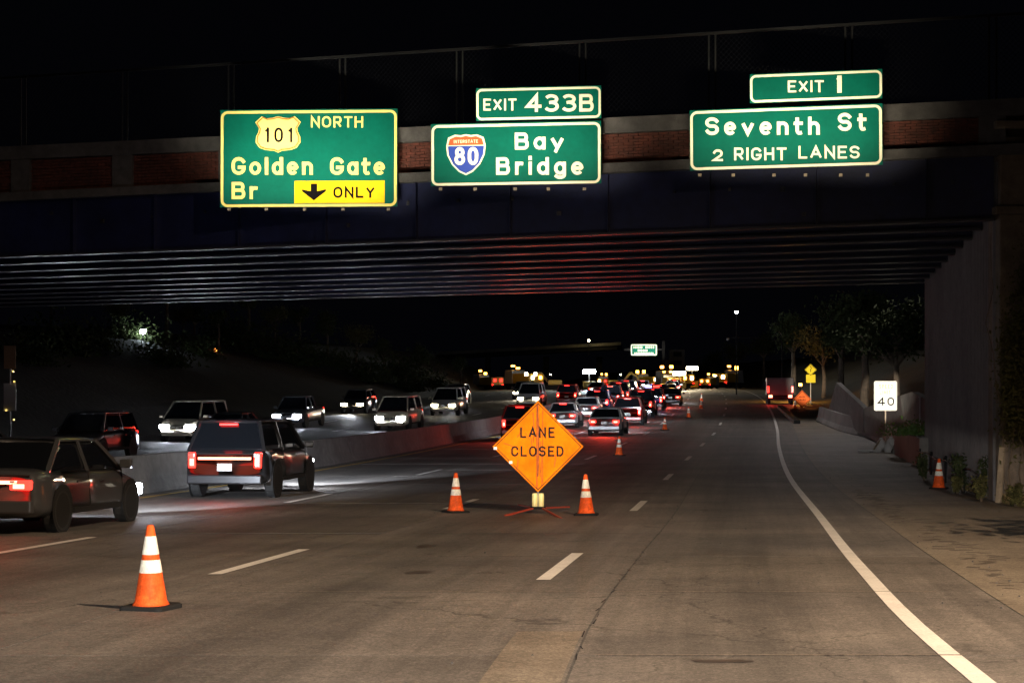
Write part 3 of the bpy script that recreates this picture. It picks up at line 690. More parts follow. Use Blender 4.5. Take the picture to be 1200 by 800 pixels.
for x, y in ((580.5, 525), (598.5, 541.5)): p = tp_(x, y); MB().box((p[0], -.012, p[1]), (.06, .02, .05)).build('corner_clip', M_WHITESIGN, ls)
MB().tube([(0, .02, .06), (0, .02, .62)], .018).build('mast', M_GALV, ls)
for s in (-1, 1): MB().lathe([(.03, .10), (.052, .12), (.055, .32), (.045, .36)], 14, (s*.058, .02, 0)).build('spring', M_SPRING, ls, smooth=False)
MB().box((0, .02, .09), (.28, .1, .05)).build('hub', M_DARKST, ls)
for x, y, sx in ((592, 604.5, -1), (608, 597, -1), (655, 606.5, 1), (670, 598.5, 1)):
    e = Vector(((x-630.5)*s32, (602-y)/2.25*.9, .02)); MB().bar((sx*.08, .02, .085), e, .035, .03).build('leg', M_REDLITLEG, ls)

# ---------------------------------------------------------------- traffic cones
def make_cone(label):
    t = thing('traffic_cone', label, 'cone', (0, 0, 0), 0, 'traffic cones closing the lane')
    H = .735; h0 = .035; r = lambda f: .145+(.028-.145)*f
    b = MB(); pts = rrect(-.21, -.21, .21, .21, .05, 5); k = len(pts)
    for z, sc in ((.0, 1), (.028, 1), (.04, .93)): b.v += [(x*sc, y*sc, z) for x, y in pts]
    for q in range(2):
        for j in range(k): b.f.append((q*k+j, q*k+(j+1) % k, (q+1)*k+(j+1) % k, (q+1)*k+j))
    b.f.append(tuple(range(2*k, 3*k))); b.f.append(tuple(reversed(range(k)))); b.build('base', M_RUB, t)
    lean = random.uniform(-.01, .01); fs = [0, .04, .2, .407, .569, .633, .862, .97]; prof = [(r(0)+.02, h0)]+[(r(f), h0+f*(H-h0)+.01) for f in fs[1:]]+[(.022, H)]
    MB().lathe(prof, 28).build('cone_body', M_ORCONE, t, smooth=True)
    for a, c in ((.407, .569), (.633, .862)):
        MB().lathe([(r(a)+.001, h0+a*(H-h0)), (r(a)+.004, h0+a*(H-h0)+.003), (r(c)+.004, h0+c*(H-h0)-.003), (r(c)+.001, h0+c*(H-h0))], 28).build('reflective_collar', M_BAND, t, smooth=True)
    return t
cones = [((177, 714, 15.3), 'large orange cone with two white bands, alone nearest the camera at lower left'),
 ((534, 603, 32.3), 'orange cone just left of the LANE CLOSED sign'), ((687, 606.5, 31.4), 'orange cone just right of the LANE CLOSED sign'),
 ((725.5, 534, 66.6), 'orange cone past the LANE CLOSED sign, first of the receding cone line'),
 ((779, 503, 99), 'small far cone, second beyond the LANE CLOSED sign in the receding line'),
 ((807, 487.5, 118), 'small far cone, third beyond the LANE CLOSED sign in the receding line'),
 ((821.5, 478, 136), 'tiny far cone, fourth beyond the LANE CLOSED sign in the receding line'),
 ((822, 470.5, 158), 'tiny far cone farthest up the receding cone line'),
 ((1100, 575, 42.5), 'orange cone on the right shoulder at the foot of the abutment wall'),
 ((931.5, 482, 136), 'tiny cone beside the orange diamond behind the stopped truck')]
c0 = None
for i, ((x, y, Y), lab) in enumerate(cones):
    if c0 is None: c0 = make_cone(lab); c = c0
    else: c = copy_tree(c0); c['label'] = lab
    c.location = ((x-600)/F*Y, Y, gz(Y)+.013); c.rotation_euler = (random.uniform(-.02, .02), random.uniform(-.02, .02), random.uniform(-.5, .5))

# ---------------------------------------------------------------- speed limit sign
Y4 = 70.0; k4 = Y4/F; px0 = P(1037.7, 529, Y4)
sp = thing('speed_limit_sign', 'white SPEED LIMIT 40 sign on a portable stand weighed down with bags', 'sign', (px0.x, Y4, gz(Y4)+.01))
def t4(x, y): return ((x-1037.7)*k4, (gz(Y4) and (CZ+(HZ-y)*k4)-gz(Y4)-.01))
a, c = t4(1024.3, 481), t4(1051.2, 446.3)
MB().poly(rrect(a[0], a[1], c[0], c[1], .07), 0, .012).build('panel', M_WHITESIGN, sp)
MB().ribbon(rrect(a[0]+.03, a[1]+.03, c[0]-.03, c[1]-.03, .05), .012, -.003, True).build('border', M_BLACK, sp)
mfaint = mat('washed_out_print', (.42, .34, .16), .6)  # overexposed look mixed into the print colour
word('SPEED', *t4(1030, 455), *t4(1046.5, 450.3), .15, -.004, mfaint, sp); word('LIMIT', *t4(1031, 461.8), *t4(1043.8, 457.3), .15, -.004, mfaint, sp)
word('40', *t4(1028.3, 475), *t4(1047.8, 465.5), .16, -.004, M_BLACK, sp, .25, 'numeral')
MB().bar((0, .03, .1), (0, .03, a[1]+.9), .05, .05).build('post', M_POLE, sp)
for e in ((-.75, -.6), (.6, -.35), (.55, .6), (-.5, .7)): MB().bar((0, .02, .12), (e[0], e[1], .03), .05, .05).build('leg', M_GALV, sp)
MB().bar((-.02, 0, .75), (-.62, -.45, .06), .06, .04).build('brace', M_WOOD, sp)
MB().tube([(-1.2, -.5, .07), (-.3, -.45, .07)], .05).build('foot_tube', M_SANDBAG, sp)
for x, y, z, r in ((-.2, -.1, .3, .21), (.22, .0, .33, .22), (.05, -.3, .14, .2), (-.32, -.15, .14, .17)):
    b = MB().lathe([(.02, -.9*r), (.7*r, -.7*r), (r, -.1*r), (.8*r, .6*r), (.35*r, 1.1*r), (.3*r, 1.4*r)], 10, (x, y, z)); b.build('sandbag', M_SANDBAG, sp, smooth=True)

# ---------------------------------------------------------------- orange & yellow diamond signs further on
def diamond(name, label, px, py, half, Y, m, plate=None, base=None, lines=0, dots=False):
    k = Y/F; p = P(px, py, Y); g0 = gz(Y); t = thing(name, label, 'sign', (p.x, Y, g0)); z = p.z-g0; h = half*k
    MB().poly([(0, z-h), (h, z), (0, z+h), (-h, z)], 0, .02).build('panel', m, t)
    MB().ribbon([(0, z-h*.9), (h*.9, z), (0, z+h*.9), (-h*.9, z)], h*.05, -.004, True).build('border', M_BLACK, t)
    if dots:
        MB().ribbon([(0, z-h*.35), (0, z+h*.05), (h*.18, z+h*.3)], h*.1, -.005).build('arrow_shaft', M_BLACK, t)
        MB().poly([(0, z+h*.62), (-h*.12, z+h*.38), (h*.12, z+h*.38)], -.006, -.002).build('arrow_head', M_BLACK, t)
    for i in range(lines):
        zz = z+h*(.25-.33*i); n = 5; wl = h*(.8-.25*abs(i-.6))
        for j in range(n): x = -wl/2+wl*j/(n-1)*.95; MB().ribbon([(x, zz-h*.09), (x, zz+h*.09)], h*.07, -.005).build('letter', M_BLACK, t)
    if plate:
        x0, x1, y0, y1 = plate; MB().poly(rrect((x0-px)*k, CZ+(HZ-y1)*k-g0, (x1-px)*k, CZ+(HZ-y0)*k-g0, .05), 0, .02).build('plate', m, t)
    MB().bar((0, .05, 0), (0, .05, z), .08, .08).build('post', M_POLE, t); return t
M_YEL2 = mat('bright_yellow_sheeting', (.85, .62, .02), .5, spec=.12, noise=[(2, .1)])
diamond('warning_sign', 'small yellow diamond curve warning sign with square plate on a post beyond the truck', 950, 433, 7.0, 150, M_YEL2, (944.7, 955.6, 438.7, 448.2), dots=True)
diamond('road_work_sign', 'tilted orange diamond work sign low behind the stopped truck', 940, 467.5, 10.5, 140, mat('orange_sheeting', (.85, .14, .02), .5, spec=.12), lines=2)
lamp('added_sign_spot', 'SPOT', (.3, -.6, 1.8), 1000000, (1, .92, .75), P(947, 449, 150), spot_size=R(1.5), spot_blend=.6, shadow_soft_size=.08)  # added narrow spot for the two distant diamond signs

# ---------------------------------------------------------------- far overhead sign with gantry
Yg = 260; k5 = Yg/F
gs = thing('far_guide_sign', 'small distant green overhead sign with pale lettering on a gantry', 'sign', (P(755, 410, Yg).x, Yg, gz(Yg)))
def t5(x, y): return ((x-755)*k5, CZ+(HZ-y)*k5-gz(Yg))
a, c = t5(739.2, 416.5), t5(770, 403.2)
MB().box(((a[0]+c[0])/2, .05, (a[1]+c[1])/2), (c[0]-a[0], .1, c[1]-a[1])).build('panel', M_GREEN, gs)
MB().ribbon(rrect(a[0]+.1, a[1]+.1, c[0]-.1, c[1]-.1, .15), .16, -.006, True).build('border', M_LEG, gs)
for (x0, x1, y0, y1, n) in ((742, 753, 405.5, 408.2, 6), (756, 767, 405.3, 408.2, 5), (747, 759, 409.3, 411.8, 6), (743, 766, 412.8, 415.4, 12)):
    for j in range(n):
        q0, q1 = t5(x0+(x1-x0)*(j+.25)/n, y1), t5(x0+(x1-x0)*(j+.75)/n, y0)
        MB().poly([(q0[0], q0[1]), (q1[0], q0[1]), (q1[0], q1[1]), (q0[0], q1[1])], -.01, -.006).build('letter', M_LEG, gs)
MB().bar((c[0]+1, .5, 0), (c[0]+1, .5, c[1]+.5), .4, .4).build('gantry_post', M_DARKST, gs)
MB().bar((a[0]-1, .4, a[1]+.9), (c[0]+1.2, .4, a[1]+.9), .3, .3).build('gantry_beam', M_DARKST, gs)
lamp('added_far_sign_fill', 'AREA', (gs.location.x, Yg-3, CZ+(HZ-420)*k5-1.2), 160, (1, .95, .8), (gs.location.x, Yg, CZ+(HZ-409)*k5), shape='RECTANGLE', size=4, size_y=.3, spread=R(60))  # added area light brightening the distant panel, without a fixture

# ---------------------------------------------------------------- vehicles
def loft(stations, k=4.0, n=20, top_in=.0):
    """stations: (y, z0, z1, half width bottom, half width top)"""
    b = MB()
    for y, z0, z1, w0, w1 in stations:
        for j in range(n):
            a = 2*math.pi*(j+.5)/n; ca, sa = math.cos(a), math.sin(a)
            ux = math.copysign(abs(ca)**(2/k), ca); uz = math.copysign(abs(sa)**(2/k), sa); f = (uz+1)/2
            b.v.append((ux*(w0+(w1-w0)*f), y, z0+(z1-z0)*f))
    m = len(stations)
    for i in range(m-1):
        for j in range(n): b.f.append((i*n+j, i*n+(j+1) % n, (i+1)*n+(j+1) % n, (i+1)*n+j))
    b.f.append(tuple(range(n))); b.f.append(tuple(reversed(range((m-1)*n, m*n))))
    for i in range(len(b.f)): b.f[i] = tuple(reversed(b.f[i]))
    return b
SPEC = {  # length, width, belt height, roof height, cabin rear y, roof rear y, roof front y, windscreen base y, deck (boot/bed) height
 'sedan': (4.7, 1.80, .92, 1.44, -1.85, -1.05, .45, 1.20, .98), 'suv': (4.7, 1.88, 1.05, 1.72, -2.25, -2.0, .55, 1.25, 1.07),
 'van': (5.2, 1.98, 1.12, 1.95, -2.5, -2.42, 1.0, 1.9, 1.14), 'hatch': (4.2, 1.76, .95, 1.50, -2.0, -1.6, .45, 1.15, .97),
 'pickup': (5.5, 1.95, 1.12, 1.85, -.75, -.55, .9, 1.5, 1.14)}
def make_car(kind, m, label, lamps='rear'):
    L, W, belt, roof, cr, rr, rf, cf, deck = SPEC[kind]; w = W/2; y0, y1 = -L/2, L/2
    t = thing(kind if kind in ('sedan', 'van', 'pickup') else {'suv': 'sport_utility_vehicle', 'hatch': 'hatchback'}[kind], label, {'sedan': 'car', 'hatch': 'car', 'suv': 'suv', 'van': 'van', 'pickup': 'pickup truck'}[kind], group=None)
    gc_ = .22 if kind in ('sedan', 'hatch') else .30
    loft([(y0, gc_+.22, deck-.12, w*.86, w*.82), (y0+.03, gc_+.12, deck-.05, w*.91, w*.87), (y0+.10, gc_+.06, deck-.02, w*.955, w*.90), (y0+.25, gc_+.02, deck-.005, w*.985, w*.93), (y0+.5, gc_, deck, w, w*.95), (y0+1.0, gc_, deck+.01, w*1.01, w*.95), (cr+.2, gc_, belt+.02, w, w*.945), (0, gc_, belt+.01, w*.985, w*.94), (cf-.2, gc_, belt, w, w*.94),
          (cf+.2, gc_, belt-.04, w, w*.92), (y1-.4, gc_, belt-.16, w*.97, w*.88), (y1-.08, gc_+.05, belt-.27, w*.88, w*.80), (y1, gc_+.16, belt-.38, w*.78, w*.72)], 5.5, 28).build('body', m, t, smooth=True)
    # greenhouse: glass volume and a painted roof with pillars
    gl = loft([(cr, belt-.05, belt+.04, w*.88, w*.86), (rr, belt-.05, roof-.06, w*.90, w*.70), (rf, belt-.05, roof-.06, w*.90, w*.70), (cf, belt-.06, belt+.03, w*.88, w*.84)], 7, 24)
    gl.build('window_glass', M_GLASS, t, smooth=False)
    rfm = loft([(rr-.03, roof-.10, roof-.03, w*.72, w*.64), (rr+.15, roof-.09, roof, w*.73, w*.66), (rf-.2, roof-.09, roof, w*.73, w*.66), (rf+.03, roof-.10, roof-.04, w*.71, w*.63)], 4, 16)
    ro = rfm.build('roof', m, t, smooth=True)
    for s in (-1, 1):
        for (ya, yb) in ((cr, rr), (cf, rf)): MB().bar((s*w*.885, ya, belt-.02), (s*w*.70, yb, roof-.06), .07, .06).build('pillar', m, t)
        ym = (rr+rf)/2; MB().bar((s*w*.915, ym, belt-.02), (s*w*.715, ym, roof-.06), .07, .03).build('pillar', m, t)
    for s in (-1, 1):
        for yy in ((cf-.05, (rr+rf)/2-.02, cr+.45) if kind != 'pickup' else (cf-.05, cr+.15)):
            MB().bar((s*(w*.985), yy, gc_+.12), (s*(w*.93), yy, belt-.03), .012, .012).build('door_seam', M_RUB, t)
        for yy in (cf-1.0, cf-2.0): MB().box((s*w*.985, yy, belt-.17), (.03, .16, .03)).build('door_handle', m, t)
        MB().bar((s*w*.99, y0+1.3, gc_+.1), (s*w*.99, y1-1.4, gc_+.1), .05, .08).build('sill', M_RUB, t)
    MB().bar((-w*.82, y0+.0, deck-.10), (w*.82, y0+.0, deck-.10), .02, .02).build('boot_seam', M_RUB, t)
    if kind == 'pickup':
        MB().box((0, y0+1.05, 1.0), (W*.80, 1.6, .04)).build('bed_floor', M_DARKST, t)
    wr = .33 if kind in ('sedan', 'hatch') else .38
    for s in (-1, 1):
        for yy in (y0+.85, y1-.9):
            wb = MB(); pr = [(wr*.55, -.10), (wr*.93, -.11), (wr, -.07), (wr, .07), (wr*.93, .11), (wr*.55, .10)]; wb.lathe(pr, 20)
            wb.v = [(s*(w-.10)+z, yy+x, wr+y) for x, y, z in wb.v]; wo = wb.build('wheel', M_TYRE, t)
            rb_ = MB().lathe([(.02, -.09), (wr*.6, -.09), (wr*.6, .09), (.02, .09)], 10); rb_.v = [(s*(w-.085)+z, yy+x, wr+y) for x, y, z in rb_.v]; rb_.build('rim', M_RIM, wo)
            ar = MB().lathe([(wr*1.16, -.012), (wr*1.16, .012)], 20); ar.v = [(s*(w+.001)+z*.5, yy+x, wr+.02+y) for x, y, z in ar.v]; ar.build('wheel_arch', M_RUB, t)
    lz = deck-.24
    for s in (-1, 1):
        tall = kind in ('suv', 'van', 'pickup'); hh = .34 if tall else .15; ww = .16 if tall else .34
        tl = MB().box((s*(w*.86-ww/2), y0+.03, lz), (ww, .16, hh)).build('tail_lamp', M_TAIL, t, bevel=.03)
        if lamps == 'brake': MB().box((s*(w*.86-ww*.55), y0-.052, lz-hh*.12), (ww*.5, .012, hh*.42)).build('lamp_cell', M_TAILHOT, tl)
        MB().box((s*(w*.86-ww*.85), y0-.052, lz+hh*.32), (ww*.22, .010, hh*.2)).build('reverse_lens', M_PLATE, tl)
        MB().box((s*(w*.74-.12), y1-.07, belt-.40), (.46, .22, .19)).build('headlamp', M_HEAD if lamps != 'front_warm' else M_WARMLAMP, t, bevel=.03)
        MB().box((s*(w+.10), cf-.25, belt+.07), (.2, .1, .14)).build('wing_mirror', m, t, bevel=.02)
    if lamps in ('brake', 'rear'): MB().box((0, rr-.07 if kind != 'sedan' else cr+.1, roof-.12 if kind != 'sedan' else belt+.06), (.4, .04, .035)).build('high_brake_lamp', M_TAIL, t)
    MB().box((0, y0-.02, .42), (W*.88, .14, .2)).build('rear_bumper', m if kind != 'pickup' else M_CHROME, t, bevel=.03)
    MB().box((0, y1-.02, .40), (W*.74, .14, .18)).build('front_bumper', m, t, bevel=.03)
    MB().box((0, y1-.10, belt-.42), (W*.42, .2, .12)).build('grille', M_RUB, t)
    MB().box((0, y0-.01 if kind != 'sedan' else y0+.0, .68), (.32, .06, .16)).build('licence_plate', M_PLATE, t)
    return t
def put(t, o, Y, opp=False, dy=0):
    p = at(o, Y); t.location = (p.x, p.y, p.z+.012); t.rotation_euler = (-math.atan((gz(Y+1)-gz(Y-1))/2)*-1 if not opp else -math.atan((gz(Y+1)-gz(Y-1))/2), 0, heading(Y)+(math.pi if opp else 0)); return t
def beam(o, Y, power, opp=False, col=(.8, .88, 1), L=2.5, h=.7, size=46, tilt=.09):
    hd = heading(Y); d = Vector((-math.sin(hd), math.cos(hd), 0))*(-1 if opp else 1); p = at(o, Y)+d*L+Vector((0, 0, h))
    lamp('headlamp_beam', 'SPOT', p, power, col, p+d*20+Vector((0, 0, -20*tilt)), spot_size=R(size), spot_blend=.6, shadow_soft_size=.15)
ahead = [('sedan', M_PS, -12.6, 28.2, 'grey sedan with lit tail lamps, nearest moving car at the left edge', 'brake'),
 ('suv', M_PB, -12.5, 40, 'black suv with red tail lamps in the far left lane, ahead of the grey sedan', 'brake'),
 ('sedan', M_PW, -9.0, 93, 'white sedan with glowing brake lamps right of the LANE CLOSED sign top', 'brake'),
 ('suv', M_PR, -12.4, 86, 'dark red suv with brake lamps just left behind the LANE CLOSED sign', 'brake'),
 ('hatch', M_PW, -12.5, 104, 'white hatchback in the far left lane beyond the dark red suv', 'brake'),
 ('pickup', M_PB, -9.1, 121, 'black pickup braking in the lane beside the cone line', 'brake'),
 ('suv', M_PBL, -12.6, 128, 'dark blue suv in the far left lane next to the black pickup', 'brake'),
 ('sedan', M_PB, -8.0, 146, 'black sedan with red lamps next to the far cones', 'brake'),
 ('van', M_PS, -12.5, 150, 'grey van with red lamps in the distant left lane', 'brake'),
 ('sedan', M_PW, -9.0, 172, 'white sedan among the distant red lamps', 'brake'),
 ('hatch', M_PR, -12.6, 176, 'red hatchback farthest in the left lane queue', 'brake')]
allc = []
for kind, m, o, Y, lab, lp in ahead:
    t = put(make_car(kind, m, lab, lp), o, Y); allc.append(t)
    if Y < 50:
        L_, W_, bl_, rf_, cr_, rr_, _, _, dk_ = SPEC[kind]; MB().box((0, -L_/2-.035, dk_-.20), (W_*.62, .03, .05)).build('added_streak_bar', M_TAILHOT, t)  # added glowing bar imitating a streak of tail light
    if Y < 180: beam(o, Y, (4500 if Y < 35 else 11000) if Y < 50 else 3600, h=.9, tilt=.13)
    q = at(o, Y); hd = heading(Y); lamp('brake_glow', 'SPOT', (q.x+math.sin(hd)*2.6, q.y-2.6, q.z+.95), 60 if Y < 50 else 480, (1, .05, .025), (q.x+math.sin(hd)*12.9, q.y-12.9, q.z+1.6), spot_size=R(100), spot_blend=.7, shadow_soft_size=.22)
srcs = {}
def clone(src, o, Y, lab, opp=False, lit=True):
    t = copy_tree(src); t['label'] = lab; put(t, o, Y, opp)
    if lit:
        q = at(o, Y); sg = -1 if not opp else 0
        if not opp: lamp('brake_glow', 'SPOT', (q.x, q.y-2.6, q.z+.95), 160, (1, .05, .025), (q.x, q.y-12.9, q.z+1.6), spot_size=R(100), spot_blend=.7, shadow_soft_size=.22)
opp = [('van', M_PT, -28.0, 84, 'tan van driving towards the camera beyond the median barrier'),
 ('suv', M_PB, -24.8, 63, 'black oncoming suv with bright headlamps, second from the left edge beyond the barrier'),
 ('sedan', M_PS, -24.9, 52.5, 'grey oncoming sedan with bright headlamps nearest the left edge'),
 ('sedan', M_PB, -25.0, 80, 'black oncoming sedan with headlamps in front of the tan van'),
 ('pickup', M_PS, -28.4, 104, 'grey oncoming pickup with bright headlamps behind the tan van'),
 ('van', M_PW, -19.2, 142, 'white oncoming van above the LANE CLOSED sign, warm headlamps'),
 ('suv', M_PS, -22.8, 168, 'grey oncoming suv far beyond the barrier with warm headlamps')]
opps = []
for kind, m, o, Y, lab in opp:
    opps.append(put(make_car(kind, m, lab, 'front_warm' if Y > 130 else 'front'), o, Y, True))
    beam(o, Y, 1500, True, (.8, .88, 1) if Y < 130 else (1, .85, .6), size=40)

for k_, o, Y, lab in ((9, -9.0, 196, 'white sedan second behind the works in the distant queue'), (1, -9.1, 150, 'black suv between the distant black sedan and the grey van'),
    (2, -12.5, 118, 'white sedan in the far left lane level with the black pickup'), (3, -9.0, 108, 'dark red suv directly behind the black pickup'), (4, -12.4, 200, 'white hatchback at the far end of the queue'),
    (8, -12.6, 163, 'grey van farther up the left lane queue'), (10, -8.8, 212, 'red hatchback beside the bright work cluster'), (5, -12.5, 138, 'black pickup in the far left lane of the queue'),
    (3, -16.9, 150, 'dark red suv with lit red lamps close beside the median barrier'), (9, -16.9, 186, 'white sedan with lit red lamps at the far end of the barrier')):
    clone(allc[k_], o, Y, lab)
for k_, o, Y, lab in ((0, -21.6, 100, 'tan van in the middle of the oncoming traffic beyond the barrier'), (6, -26.5, 150, 'grey suv in the far oncoming lanes with warm headlamps'), (5, -22.9, 124, 'white oncoming van nearer than the grey suv'),
    (6, -30.2, 128, 'grey suv on the outer oncoming lane below the dark bank')):
    clone(opps[k_], o, Y, lab, True); beam(o, Y, 1500, True, (.85, .9, 1), size=40)

# box truck stopped on the right shoulder, seen from behind
Yt = 147; tk = thing('service_truck', 'dark box bodied truck stopped on the right shoulder with red lamps lit', 'truck', (P(914.5, 475, Yt).x, Yt, gz(Yt)+.01), heading(Yt))
MB().box((0, 2.2, 1.55), (2.25, 4.2, 1.5)).build('box_body', M_TRUCKBODY, tk, bevel=.05)
MB().box((0, .085, 1.5), (1.9, .04, 1.25)).build('rear_door', mat('truck_door', (.014, .009, .009), .6), tk)
MB().box((0, 5.3, 1.35), (2.0, 1.8, 1.5), 0, .88).build('cab', M_TRUCKBODY, tk, bevel=.08)
MB().box((0, 5.35, 1.85), (1.95, 1.3, .45), 0, .92).build('cab_window', M_GLASS, tk)
MB().box((0, .1, .55), (2.2, .2, .22)).build('bumper', M_DARKST, tk)
MB().box((0, 3, .62), (1.0, 6, .2)).build('chassis', M_DARKST, tk)
for s in (-1, 1):
    MB().box((s*1.0, .06, 1.30), (.16, .06, .50)).build('tall_lamp', M_TAIL, tk); MB().box((s*.82, -.02, .72), (.30, .06, .20)).build('brake_lamp', M_TAILHOT, tk)
    MB().box((s*1.28, 4.6, 1.75), (.2, .1, .4)).build('wing_mirror', M_DARKST, tk)
    for yy in (1.2, 5.2):
        wb = MB().lathe([(.2, -.12), (.42, -.13), (.45, -.08), (.45, .08), (.42, .13), (.2, .12)], 18); wb.v = [(s*.95+z, yy+x, .45+y) for x, y, z in wb.v]; wb.build('wheel', M_TYRE, tk)
for sx_ in (-.9, .9): lamp('brake_glow', 'POINT', (tk.location.x+sx_, Yt-.9, tk.location.z+.8), 45, (1, .03, .025), shadow_soft_size=.15)
# low dark curb in front of it
b = MB(); p0, p1 = P(934, 496, 108), P(914, 479, 138); p0.z, p1.z = gz(108)+.12, gz(138)+.12
cb = b.bar(p0, p1, .4, .22).build('rubber_curb', M_RUB); tag(cb, 'low black curb lying on the shoulder leading to the stopped truck', 'curb')

# ---------------------------------------------------------------- works vehicles and light tower in the distance
def excavator(px, Y, label, flip=1):
    k = Y/F; t = thing('excavator', label, 'excavator', ((px-600)*k, Y, gz(Y)), 0); t.scale = (.72, .72, .72)
    for s in (-1, 1): MB().box((0, s*1.0, .45), (3.6, .5, .8), 0, .85).build('track', M_RUB, t, bevel=.1)
    MB().box((-.4*flip, 0, 1.35), (2.6, 2.3, .9)).build('body', M_CAT, t, bevel=.08)
    MB().box((.5*flip, -.6, 2.1), (1.2, 1.0, 1.3), 0, .9).build('cab', M_GLASS, t)
    b = MB(); b.bar((.9*flip, .2, 1.5), (2.4*flip, .2, 3.2), .3, .45); b.bar((2.4*flip, .2, 3.2), (3.6*flip, .2, 2.5), .3, .35); b.build('boom', M_CAT, t)
    MB().bar((3.6*flip, .2, 2.6), (4.1*flip, .2, .9), .22, .3).build('stick', M_CAT, t)
    MB().box((4.0*flip, .2, .6), (.7, .8, .6), 0, .7).build('bucket', M_DARKST, t)
    MB().box((.5*flip, -.6, 2.85), (.3, .2, .16)).build('work_lamp', M_WARMLAMP, t); return t
def works_truck(px, Y, label, amber=True):
    k = Y/F; t = thing('works_truck', label, 'truck', ((px-600)*k, Y, gz(Y)), random.uniform(-.7, .7)); sz = random.uniform(.75, 1.15); t.scale = (sz, sz, sz)
    MB().box((0, 2.5, .65), (2.1, 5.5, .25)).build('chassis', M_DARKST, t)
    MB().box((0, 1.6, 1.4), (2.4, 3.2, 1.2)).build('dump_body', M_CAT, t, bevel=.05)
    MB().box((0, 4.4, 1.6), (2.2, 1.8, 1.7), 0, .9).build('cab', M_PW, t, bevel=.08)
    MB().box((0, -.08, 1.45), (2.3, .06, .5)).build('striped_board', mat('works_board', (.6, .3, .05), .5), t)
    for s in (-1, 1):
        MB().box((s*.95, -.06, .75), (.26, .08, .2)).build('tail_lamp', M_TAIL, t); MB().box((s*random.uniform(.3, .9), 4.2, 2.56+random.uniform(0, .5)), (.36, .3, random.uniform(.2, .5))).build('beacon', M_AMBER, t)
        MB().box((s*.6, -.14, 1.5), (.42, .06, .42)).build('flasher', random.choice([M_AMBER, M_WARMLAMP, M_TAIL]), t)
        for yy in (1.1, 4.4):
            wb = MB().lathe([(.2, -.12), (.45, -.13), (.48, 0), (.45, .13), (.2, .12)], 16); wb.v = [(s*.95+z, yy+x, .48+y) for x, y, z in wb.v]; wb.build('wheel', M_TYRE, t)
    return t
def light_tower(px, py, Y, label, m, power, col, n=4, r=.22):
    k = Y/F; h = CZ+(HZ-py)*k-gz(Y); t = thing('light_tower', label, 'light tower', ((px-600)*k, Y, gz(Y)), 0)
    MB().box((0, 0, .7), (1.6, 2.2, .9)).build('generator', M_CAT, t, bevel=.06); MB().tube([(0, 0, 1.1), (0, 0, h)], .08).build('mast', M_GALV, t)
    for s in (-1, 1):
        wb = MB().lathe([(.1, -.1), (.3, -.1), (.3, .1), (.1, .1)], 12); wb.v = [(s*.85+z, x, .3+y) for x, y, z in wb.v]; wb.build('wheel', M_TYRE, t)
    MB().bar((-.7, 0, h), (.7, 0, h), .08, .08).build('crossbar', M_GALV, t)
    for i in range(n): MB().box((-.6+1.2*i/(n-1), -.1, h+.18), (r*1.9, .12, r*2.2)).build('lamp_head', m, t)
    p = t.location; lamp('tower_beam', 'SPOT', (p.x, Y-.5, p.z+h+.2), power, col, (p.x-.5, Y-40, p.z-1), spot_size=R(110), spot_blend=1, shadow_soft_size=.2)
    return t
excavator(724, 235, 'yellow excavator with raised boom at the distant works, left of the green sign', 1)
excavator(648, 240, 'small excavator with a warm lamp at the distant works, above the LANE CLOSED sign', -1)
works_truck(583, 235, 'works truck with amber lamps farthest left at the distant works')
works_truck(628, 238, 'works truck with red lamps just left of the small excavator')
works_truck(790, 228, 'yellow works truck with amber lamps left in the bright work cluster')
works_truck(806, 240, 'works truck with beacons in the middle of the bright work cluster')
works_truck(771, 247, 'works truck with amber lamps just left of the bright work cluster')
works_truck(843, 268, 'farthest small works truck right of the bright work cluster')
works_truck(706, 262, 'works truck between the bluish light tower and the yellow excavator')
works_truck(826, 252, 'works truck with amber lamps at the right end of the bright work cluster')
light_tower(690.5, 437, 228, 'white light tower shining bluish over the distant works', M_MERC, 9000, (.8, .93, 1))
light_tower(622, 440, 232, 'small warm light tower left in the distant works', M_WARMLAMP, 2500, (1, .85, .5), 2, .2)
light_tower(796, 439, 226, 'warm light tower with glowing lamps in the bright work cluster', M_WARMLAMP, 5000, (1, .8, .5))
light_tower(811, 433, 246, 'tall warm light tower behind the bright work cluster', M_WARMLAMP, 5000, (1, .8, .5))
po = put(make_car('suv', M_PB, 'police suv with blue lamp among the braking cars by the far cones', 'brake'), -9.0, 134)
MB().box((-.3, -.6, 1.80), (.45, .2, .12)).build('blue_beacon', M_BLUEL, po); MB().box((.3, -.6, 1.80), (.45, .2, .12)).build('red_beacon', M_TAIL, po)
MB().box((0, -2.42, .60), (.6, .05, .16)).build('blue_lamp', M_BLUEL, po)
# far overpass and building behind the works
fo = thing('far_overpass', 'distant dark road overpass with a lamp lit edge behind the works', 'overpass', P(640, 412, 360))
MB().bar((-22, 6, -1.0), (15, -3, .8), 6, .9).build('deck', M_DARKST, fo); MB().bar((-22, 2.4, -.3), (15, -6.6, 1.5), .3, .6).build('parapet', M_CONCD, fo)
for x in (-12, 0, 11): MB().box((x, 1, -5), (1.2, 1.6, 8)).build('pier', M_DARKST, fo)
p = P(690, 399, 352); sl = thing('far_street_lamp', 'tiny lit street lamp standing on the distant overpass', 'street lamp', (p.x, p.y, p.z-3))
MB().tube([(0, 0, 0), (0, 0, 2.9)], .06).build('pole', M_DARKST, sl); MB().sphere((0, 0, 3), .22).build('lamp_head', M_WARMLAMP, sl)
lamp('far_lamp_light', 'POINT', (p.x, p.y-1.5, p.z+.3), 260, (1, .75, .25), shadow_soft_size=.2)
bt = thing('far_building', 'narrow grey building shape rising behind the bright work cluster', 'building', (P(793, 440, 300).x, 300, 0))
